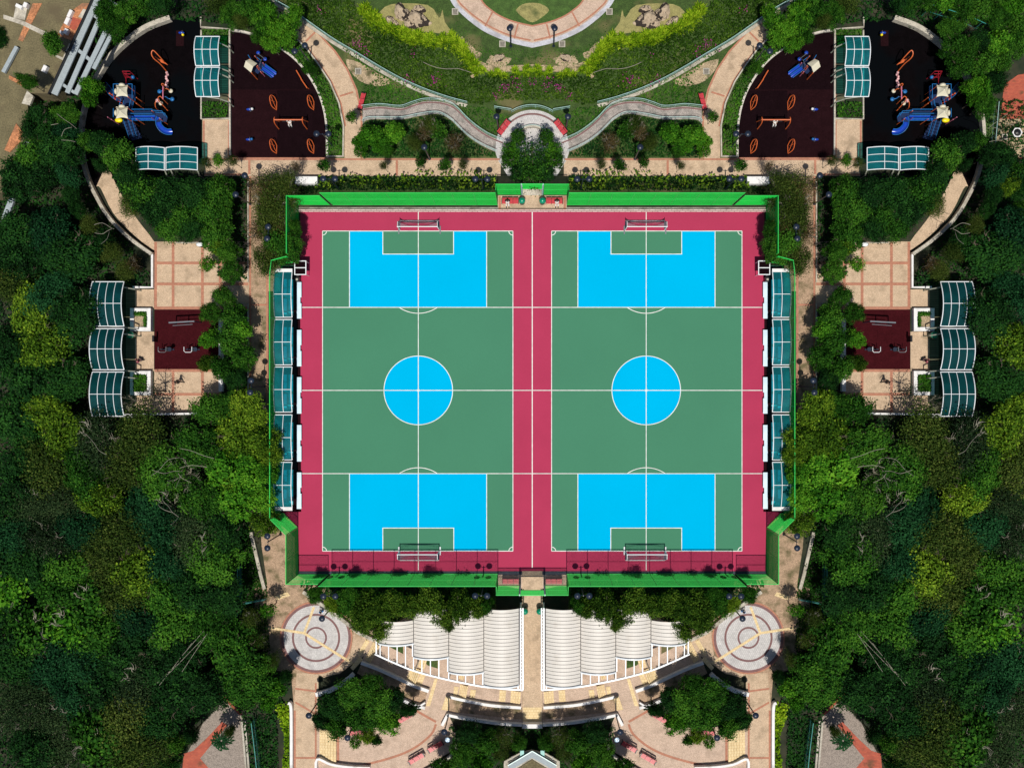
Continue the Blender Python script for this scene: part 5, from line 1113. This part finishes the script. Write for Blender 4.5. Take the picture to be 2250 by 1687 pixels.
for x, y, r_, k in [(600,415,34,'sparse'),(575,425,34,'sparse'),(610,460,34,'sparse'),(600,490,36,'olive'),(640,440,26,'sparse'),(640,530,26,'mid'),(655,505,16,'mid'),(590,455,30,'sparse'),(632,405,28,'sparse'),(615,540,38,'mid'),(590,575,30,'olive'),(648,555,22,'mid'),(625,505,22,'sparse'),(570,510,26,'sparse'),
   (475,690,22,'mid'),(500,655,24,'mid'),(520,700,30,'mid'),(470,745,20,'bright'),(515,755,32,'mid'),(540,790,26,'mid'),(495,810,28,'mid'),(525,835,26,'dark'),(466,800,16,'mixed'),(545,905,44,'yellow'),(575,960,34,'yellow'),(540,985,34,'yellow'),(600,1000,27,'yellow'),(560,1045,36,'bright'),(520,1060,32,'yellow'),(595,1040,24,'bright'),(575,1095,34,'bright'),(590,1145,28,'yellow'),(535,720,26,'bright'),
   (470,585,18,'open'),(515,600,24,'mid'),(510,555,24,'mid'),(495,545,18,'yellow'),(470,900,34,'mid'),(515,890,34,'mid'),
   (620,75,22,'bright'),(650,55,20,'bright'),(605,110,18,'bright'),(640,95,20,'bright'),(660,40,14,'open'),(575,95,14,'mid'),(690,165,14,'mid'),(598,40,20,'bright'),(590,70,20,'mid'),(545,62,16,'olive'),
   (820,305,24,'bright'),(845,325,22,'bright'),(870,300,22,'bright'),(800,320,18,'bright'),(855,340,14,'mid'),(780,268,12,'open'),(798,345,12,'open'),(950,285,20,'sparse'),(965,295,20,'open'),(935,300,18,'sparse'),(1000,320,22,'sparse'),(915,325,16,'olive'),
   (735,1320,20,'yellow'),(770,1318,28,'mid'),(812,1325,30,'mixed'),(850,1340,30,'mixed'),(800,1360,28,'mixed'),(870,1315,26,'mixed'),(905,1330,28,'mixed'),(848,1376,24,'mixed'),(950,1322,30,'mixed'),(975,1350,24,'mixed'),(1010,1325,28,'mixed'),(1045,1330,24,'mixed'),(1070,1320,18,'mid'),(990,1362,14,'mixed'),(700,1300,18,'mid'),
   (735,1545,30,'dark'),(775,1520,36,'mid'),(820,1500,26,'mid'),(830,1545,38,'mid'),(790,1570,34,'mid'),(742,1580,26,'mid'),(715,1570,22,'dark'),(855,1575,26,'bright'),(870,1525,24,'dark'),(812,1548,26,'bare'),(815,1600,18,'yellow'),(788,1612,14,'open'),(835,1610,12,'open'),(905,1545,16,'dark'),
   (1030,1600,26,'dark'),(1070,1625,28,'mid'),(1020,1650,28,'mid'),(975,1680,24,'mid'),(1110,1605,20,'rustk'),(1140,1620,18,'mid'),(1060,1670,24,'bright'),(1100,1640,18,'sparse'),
   (590,1460,26,'mid'),(615,1500,22,'bright'),(640,1475,14,'dark'),(600,1530,20,'bright'),(570,1400,22,'sparse'),(610,1440,16,'sparse'),(560,1350,20,'sparse'),(600,1330,16,'open'),(580,1500,24,'mid'),
   (494,1618,26,'palm'),(432,1600,18,'dark'),(520,1588,12,'olive'),(385,1665,22,'dark'),(395,1620,22,'mid'),
   (720,372,14,'open'),(660,375,12,'sparse'),(980,372,14,'open'),(930,366,12,'open'),(1020,372,12,'sparse'),(850,375,10,'sparse'),(495,362,12,'open'),(470,368,12,'sparse'),(525,365,12,'sparse'),
   (290,600,20,'olive'),(305,585,16,'sparse'),(262,560,20,'olive'),(235,322,28,'dark'),(262,350,34,'mid'),(243,372,18,'dark'),(290,388,34,'dark'),(318,430,36,'dark'),(300,455,24,'olive'),(352,470,36,'dark'),(385,500,32,'mid'),(420,505,30,'dark'),(205,318,20,'mid'),(160,262,26,'mid'),(163,300,28,'blue'),(158,345,30,'dark'),(165,392,28,'blue'),(172,436,20,'dark'),(188,468,18,'dark'),(214,502,18,'olive'),(246,530,22,'dark'),(218,200,20,'bright'),(212,230,16,'bright'),(300,880,20,'bare'),(345,860,28,'bare')]:
    tree(x, y, r_, 'sparse' if k == 'rustk' else k)
for x, y, r_, k in [(18,95,20,'dark'),(8,70,14,'dark')]: tree(x, y, r_, k, False)
tree(130, 104, 22, 'mid', False, 3.0); tree(80, 192, 18, 'mid', False, 3.0)
tree(AX, 364, 43, 'big', False); TREES[-1][0]['centre'] = 1; tree(AX-30, 312, 17, 'open'); tree(AX-48, 335, 16, 'open'); tree(AX-55, 362, 15, 'open'); tree(AX-24, 384, 24, 'dark'); tree(AX-38, 352, 18, 'open')
for x in (2100, 2140, 2180, 2220):
    for y in (18, 60, 105, 150, 195):
        if (x < 2150 and y > 160) or (x > 2190 and y > 120) or (x < 2150 and 30 < y < 90): continue
        tree(x+rt.uniform(-8,8), y+rt.uniform(-8,8), rt.uniform(24,32), rt.choice(['mid','dark','mid','bright']), False, side='right')
for x, y, k in ((2142,205,'bright'),(2150,240,'mid'),(2160,350,'dark'),(2195,365,'dark'),(2215,385,'mid'),(2235,420,'dark'),(2200,410,'yellow'),(2240,470,'mid'),(2118,112,'mid'),(1985,18,'mid'),(2030,12,'mid'),(2062,14,'bright'),(2230,520,'dark'),(2245,570,'blue')): tree(x, y, 24, k, False, side='right')

# ---------------------------------------------------------------- ground cover that nobody could count
def scatter(name, label, polys, dens, leaf, h, kind, seed, mirror_=True, bump=1.2, var=.16, excl=()):
    g = np.random.default_rng(seed); out = []
    for poly in polys:
        W_ = np.array(PW(poly)); lo = W_.min(0); hi = W_.max(0); n = int((hi-lo).prod()*dens); q = g.uniform(lo, hi, (n, 2))
        x, y = q[:, 0], q[:, 1]; k = np.zeros(n, bool); m_ = len(W_)
        for i in range(m_):
            a, b_ = W_[i]; c, d = W_[(i+1) % m_]
            if d == b_: continue
            k ^= ((b_ > y) != (d > y)) & (x < (c-a)*(y-b_)/(d-b_)+a)
        out.append(q[k])
    q = np.concatenate(out); x, y = q[:, 0], q[:, 1]
    ph = g.uniform(0, 6.28, 12); f = np.zeros(len(q)); t = np.zeros(len(q))
    for i in range(6):
        a = g.uniform(0, 6.28); w_ = bump*(1+i*.9); f += np.sin((x*math.cos(a)+y*math.sin(a))*w_+ph[i])/(1+i*.4); t += np.sin((x*math.sin(a)-y*math.cos(a))*w_*.6+ph[6+i])/(1+i*.5)
    z = h*(.55+.16*f+g.uniform(-.25,.2,len(q))); z = np.clip(z, .04, None)
    pos = np.stack([x, y, z], 1)
    if mirror_: pos = np.concatenate([pos, pos*np.array([-1,1,1])]); t = np.concatenate([t, t])
    n = len(pos); me = leafmesh(name, pos, np.array([0,0,1.0])+g.normal(size=(n,3))*.6, leaf*g.uniform(.6,1.4,n), .5+t*.10+g.normal(size=n)*var, LM[kind])
    o = bpy.data.objects.new(name, me); C.objects.link(o); tag(o, label, name.replace('_', ' '), kind='stuff'); return o
slope = [(x, y-4) for x, y in railA]+[(1060,232),(1090,222),(1169.5,222),(1169.5,160),(1120,165),(1070,170),(1040,172),(1030,150),(1005,112),(990,100),(930,98),(880,88),(830,62),(790,35),(770,-10)]
scatter('flower_slope', 'dense green flowering shrubs covering the slopes between the teal railings and the lime shrubs', [slope], 75, .15, .6, 'hedge', 1)
scatter('shrub_cover', 'dark green shrubs on both sides of the winding walks', [[(x, y+2) for x, y in railA[24:]]+[(1060,236),(1120,258),(1100,292),(1076,293),(1040,268),(1008,236),(960,217),(900,224),(870,232),(800,232),(800,190),(830,175)]], 42, .14, .35, 'mid', 2)
scatter('hedge', 'dark mixed hedge beds between the winding walks and the straight brick path', [[(798,276),(813,268),(881,268),(919,261),(962,256),(990,268),(1028,306),(1056,325),(1088,340),(1086,346),(800,346)]], 60, .16, .7, 'dark', 3)
scatter('hedge', 'dark mixed hedge rows between the straight path and the top fence of the court', [rect(700,389,1090,420), rect(640,405,700,428)], 60, .16, .9, 'dark', 4)
scatter('hedge', 'light leaves of thin shrubs over the top hedge rows', [rect(700,388,1090,418), rect(910,376,1060,388)], 14, .2, 1.6, 'yellow', 5)
scatter('hedge', 'curved bright hedges between the small playgrounds and the curved paths', [pgcurve[6:]+[(722,343),(752,343),(752,280),(742,232),(722,188),(696,148),(672,116),(650,96),(628,86),(610,90)]], 60, .16, .7, 'mid', 6)
scatter('hedge', 'small square hedges beside the shelters between the playgrounds', [rect(446,226,503,260), rect(446,67,503,104)], 70, .15, .7, 'mid', 7)
scatter('lime_hedge', 'bright lime hedges beside the bottom paths left and right', [[(606,1545),(638,1540),(641,1600),(641,1690),(622,1690),(628,1620)]], 80, .2, .7, 'lime', 8)
scatter('undergrowth', 'dark undergrowth on the forest floor', [[(-20,420),(200,420),(330,600),(330,632),(195,612),(190,915),(560,925),(560,1150),(525,1240),(525,1400),(640,1500),(612,1560),(606,1700),(552,1700),(535,1570),(500,1515),(430,1590),(390,1700),(-20,1700)], [(190,210),(190,400),(60,420),(-20,420),(60,230)], [(228,5),(600,5),(640,60),(560,62),(380,45),(240,110),(200,180)], [(210,330),(300,380),(545,392),(545,620),(480,610),(480,525),(400,520),(340,470),(270,420)]], 26, .2, .7, 'dark', 9)
scatter('undergrowth', 'low green plants below the lower fence and under the trees of the bottom edge', [[(655,1285),(680,1262),(1088,1262),(1088,1335),(905,1345),(830,1395),(740,1325)], [(700,1525),(770,1480),(860,1525),(930,1555),(860,1590),(700,1600)], [(985,1592),(AX,1592),(AX,1650),(1110,1670),(1110,1700),(920,1700),(1004,1650)], [(552,1580),(610,1560),(612,1700),(580,1700)]], 45, .17, .5, 'dark', 10)
scatter('undergrowth', 'yellowish low shrubs at the edge of the round plazas', [[(720,1310),(760,1318),(815,1375),(800,1385),(745,1340)]], 60, .17, .5, 'yellow', 11)
scatter('undergrowth', 'low brown and green plants beside the big court trees', [[(590,400),(645,400),(640,430),(628,470),(628,560),(592,580)]], 30, .14, .4, 'olive', 12)
scatter('undergrowth', 'dense low plants between the forest and the grey channel walls', [[(533,1160),(556,1165),(576,1255),(588,1292),(590,1312),(535,1330)], [(545,1330),(585,1325),(600,1480),(560,1480)]], 80, .15, .4, 'mid', 14)
scatter('lawn_grass', 'short grass blades and weeds on the lawns of the top garden', [[(700,60),(760,120),(800,180),(960,225),(800,232),(790,190),(750,110)], [(1000,80),(1030,130),(1070,150),(1169,150),(1169,110),(1060,105)], [(990,30),(1060,110),(1169.5,112),(1169.5,140),(1060,132),(1020,95)]], 22, .09, .12, 'mid', 13)
for poly, r_ in (((955,178),.55),((895,175),.4),((1110,192),.45),((782,97),.45),((1092,211),.4),((1133,178),.4),((1166,183),.25),((1140,192),.3),((800,115),.5),((700,20),.4),((905,120),.35)):
    pass
g = np.random.default_rng(3); pos = []
for (x, y), r_, n in (((955,178),.38,80),((895,175),.3,46),((1110,192),.3,60),((782,97),.35,60),((1092,211),.3,34),((1133,178),.35,40),((1166,183),.25,20),((1140,192),.3,26),((800,115),.4,50),((700,20),.3,20),((905,120),.3,20)):
    c = P(x, y, .6)
    pos.append(np.stack([g.normal(c[0], r_, n), g.normal(c[1], r_, n), g.uniform(.5,.7,n)], 1)[:max(6, n//2)])
pos = np.concatenate(pos); pos = np.concatenate([pos, pos*np.array([-1,1,1])]); n = len(pos)
o = bpy.data.objects.new('blossom', leafmesh('blossom', pos, np.array([0,0,1.])+g.normal(size=(n,3))*.5, .10*g.uniform(.7,1.3,n), .5+g.normal(size=n)*.2, LM['pinkf'])); C.objects.link(o); tag(o, 'magenta blossom scattered over the flower slopes', 'blossom', kind='stuff')
# planters' plants (parts of the planters)
for r, cx, cy, w_, l_, leafy in PLANT:
    g = np.random.default_rng(4+leafy); n = 900 if leafy else 700; x = g.uniform(-w_/2, w_/2, n); y = g.uniform(-l_/2, l_/2, n)
    if not leafy: k = (x > w_*.28) | (y > l_*.25); x, y = x[k], y[k]; n = len(x)
    me = leafmesh('plants', np.stack([x, y, g.uniform(.5,.8,n)], 1), np.array([0,0,1.])+g.normal(size=(n,3))*.6, .16*g.uniform(.6,1.3,n), .5+g.normal(size=n)*.2, LM['mid']); o = bpy.data.objects.new('plants', me); C.objects.link(o); o.parent = r; both(r)
# lime shrubs: spiky tufts one can count
def tuft(seed):
    g = np.random.default_rng(seed); n = 120; a = g.uniform(0, 6.28, n); e = g.uniform(.15, 1.2, n); l_ = g.uniform(.25,.62,n); d = np.stack([np.cos(a)*np.cos(e), np.sin(a)*np.cos(e), np.sin(e)], 1)
    s = np.stack([-np.sin(a), np.cos(a), np.zeros(n)], 1)*.035; tip = d*l_[:, None]; tip[:, 2] -= .1*l_; v = np.stack([d*.03-s*.5, d*l_[:, None]*.55-s, tip, d*l_[:, None]*.55+s], 1).reshape(-1, 3)
    me = bpy.data.meshes.new('spiky_shrub'); me.vertices.add(4*n); me.vertices.foreach_set('co', v.astype(np.float32).ravel()); me.loops.add(4*n); me.loops.foreach_set('vertex_index', np.arange(4*n, dtype=np.int32)); me.polygons.add(n); me.polygons.foreach_set('loop_start', np.arange(0, 4*n, 4, dtype=np.int32))
    at = me.attributes.new('tint', 'FLOAT', 'FACE'); at.data.foreach_set('value', np.clip(.5+g.normal(size=n)*.2, 0, 1).astype(np.float32)); me.materials.append(LM['lime']); me.update(calc_edges=True); return me
TU = [tuft(i) for i in range(4)]; band = smooth([(792,10),(806,28),(822,45),(842,56),(862,66),(886,78),(908,84),(935,86),(962,88),(985,86),(1000,96),(1014,112),(1026,128),(1036,142),(1050,152)], 4)
i = 0
for k, (x, y) in enumerate(band):
    for d in ((-7, 7) if k % 2 else (0,)):
        if rt.random() < .16: continue
        i += 1; jx, jy = rt.uniform(-3,3), rt.uniform(-3,3); t = P(x+jx+d*.5, y+jy-d, .4)
        o = bpy.data.objects.new('spiky_shrub', rt.choice(TU)); C.objects.link(o); o.location = (t[0], t[1], .03); o.rotation_euler.z = rt.uniform(0, 6); s = rt.uniform(1.1, 1.8); o.scale = (s, s, s)
        tag(o, nth(i)+' lime spiky shrub from the outer end of the curved band on the left', 'shrub', 'lime spiky shrubs in curved bands'); both(o)
for x, y, l in ((1060,152,'first'),(1080,162,'second'),(1095,158,'third'),(1108,165,'fourth'),(1131,152,'fifth'),(1136,163,'sixth'),(1158,148,'seventh'),(1164,158,'eighth'),(1155,160,'ninth')):
    t = P(x, y, .4); o = bpy.data.objects.new('spiky_shrub', rt.choice(TU)); C.objects.link(o); o.location = (t[0], t[1], .03); o.scale = (1.3,1.3,1.3); tag(o, l+' lime spiky shrub from the outer end of the earth trail on the left', 'shrub', 'lime spiky shrubs on the earth trail'); both(o)
# dead bamboo stems and pale branches lying in the canopy
def stems(label, l, z, r_, m='palebark', name='dead_stem'):
    p0 = P(*l[0][0], 0); root = empty(name, (p0[0], p0[1], 0)); tag(root, label, 'dead stems'); 
    for s_ in l:
        q = MB(); n_ = len(s_); q.tube([P(x, y, z+.25*i) for i, (x, y) in enumerate(smooth(s_, 3) if n_ > 2 else s_)], r_, 5); q.build('stem', M[m], root)
    both(root)
stems('bundle of long straight pale bamboo stems across the lower left forest', [[(390,1458),(345,1500)],[(447,1386),(400,1440)],[(455,1393),(388,1462)],[(422,1412),(350,1505)],[(400,1450),(372,1478)],[(455,1392),(400,1475)]], 4.9, .022)
stems('pale forked dead branches in the forest left of the lower court', [[(395,1005),(370,1010),(350,1032),(332,1045)],[(400,1035),(380,1035),(360,1040),(335,1032)],[(395,985),(420,990),(445,1000),(470,1007)],[(395,1028),(420,1022),(455,1026)],[(400,1042),(392,1058),(386,1072)],[(420,1060),(400,1050),(392,1040)]], 4.5, .026)
stems('pale curved dead branch in the forest below the leafless trees on the left', [[(357,1087),(358,1100),(370,1112),(378,1124),(392,1135)],[(347,1104),(350,1112),(362,1120),(380,1126)],[(392,1135),(385,1145),(376,1152)]], 4.5, .03)
stems('thin pale dead branch below the lowest dark shelter on the left', [[(180,948),(195,960),(208,975),(218,990),(233,998)],[(186,972),(203,970)]], 4.5, .026)
stems('pale branch sweeping beside the curved wall on the upper left', [[(207,494),(225,490),(243,500),(250,503)],[(208,512),(225,514),(235,508),(245,503)],[(240,510),(235,525),(222,536)]], 4.3, .024)
stems('pale bare branches beside the bend of the upper left curved wall', [[(125,250),(140,262),(155,272),(168,283)],[(135,300),(142,285),(158,280)],[(135,308),(152,309),(165,312)],[(112,275),(128,272)]], 4.9, .022)

# ---------------------------------------------------------------- the right half is the left half again
bpy.context.view_layer.update()
LAND = [('round plaza',694,1400),('black playground',320,200),('maroon playground',620,230),('exercise ground',412,745),('upper dark shelter',238,668),('lower dark shelter',238,865),('winding walk',960,250),('leafy path corner',590,1265),
        ('pergola',985,1430),('square',410,600),('bottom terrace',850,1640),('red path',450,1640),('bottom forest corner',60,1640),('middle forest edge',60,850),('bamboo stems',400,1440),('courtside shelters',620,850),('top garden path',670,90)]
DIR = ['right of', 'above right of', 'above', 'above left of', 'left of', 'below left of', 'below', 'below right of']
def label_trees(lst, side):
    bucket = {}
    for r_, px, py, kind in lst:
        best = min(range(len(LAND)), key=lambda i: math.hypot((LAND[i][1] if side == 'left' else MX-LAND[i][1])-px, LAND[i][2]-py)); n_, lx, ly = LAND[best]
        if side == 'right': lx = MX-lx
        a = round(math.degrees(math.atan2(ly-py, px-lx))/45) % 8; bucket.setdefault((n_, a, kind, r_.name.startswith('bush')), []).append((math.hypot(px-lx, py-ly), r_))
    for (n_, a, kind, small), v in bucket.items():
        v.sort(key=lambda t: t[0])
        for i, (d, r_) in enumerate(v):
            cat = 'bush' if small else 'tree'; tag(r_, KIND[kind][0]+' '+cat+' '+DIR[a]+' the '+side+' '+n_+(', '+nth(i+1)+' nearest' if len(v) > 1 else ''), cat, ('bushes' if small else 'trees')+' round the courts')
L_ = [(r_, px, py, k) for r_, px, py, k, s in TREES if s == 'left' and not r_.get('centre')]; R_ = [(r_, px, py, k) for r_, px, py, k, s in TREES if s == 'right']
for r_, px, py, k, s in TREES:
    if r_.get('mir'): c = flip(r_); R_.append((c, MX-px, py, k))
label_trees(L_, 'left'); label_trees(R_, 'right')
for r_, px, py, k, s in TREES:
    if r_.get('centre'): tag(r_, 'big spreading tree in the round planter of the upper centre plaza', 'tree', 'trees round the courts')
for o in list(C.objects):
    for k in ('mir', 'centre'):
        if k in o: del o[k]
seen = set()
for o in ROOTS:
    if o.name in seen: continue
    seen.add(o.name); flip(o)
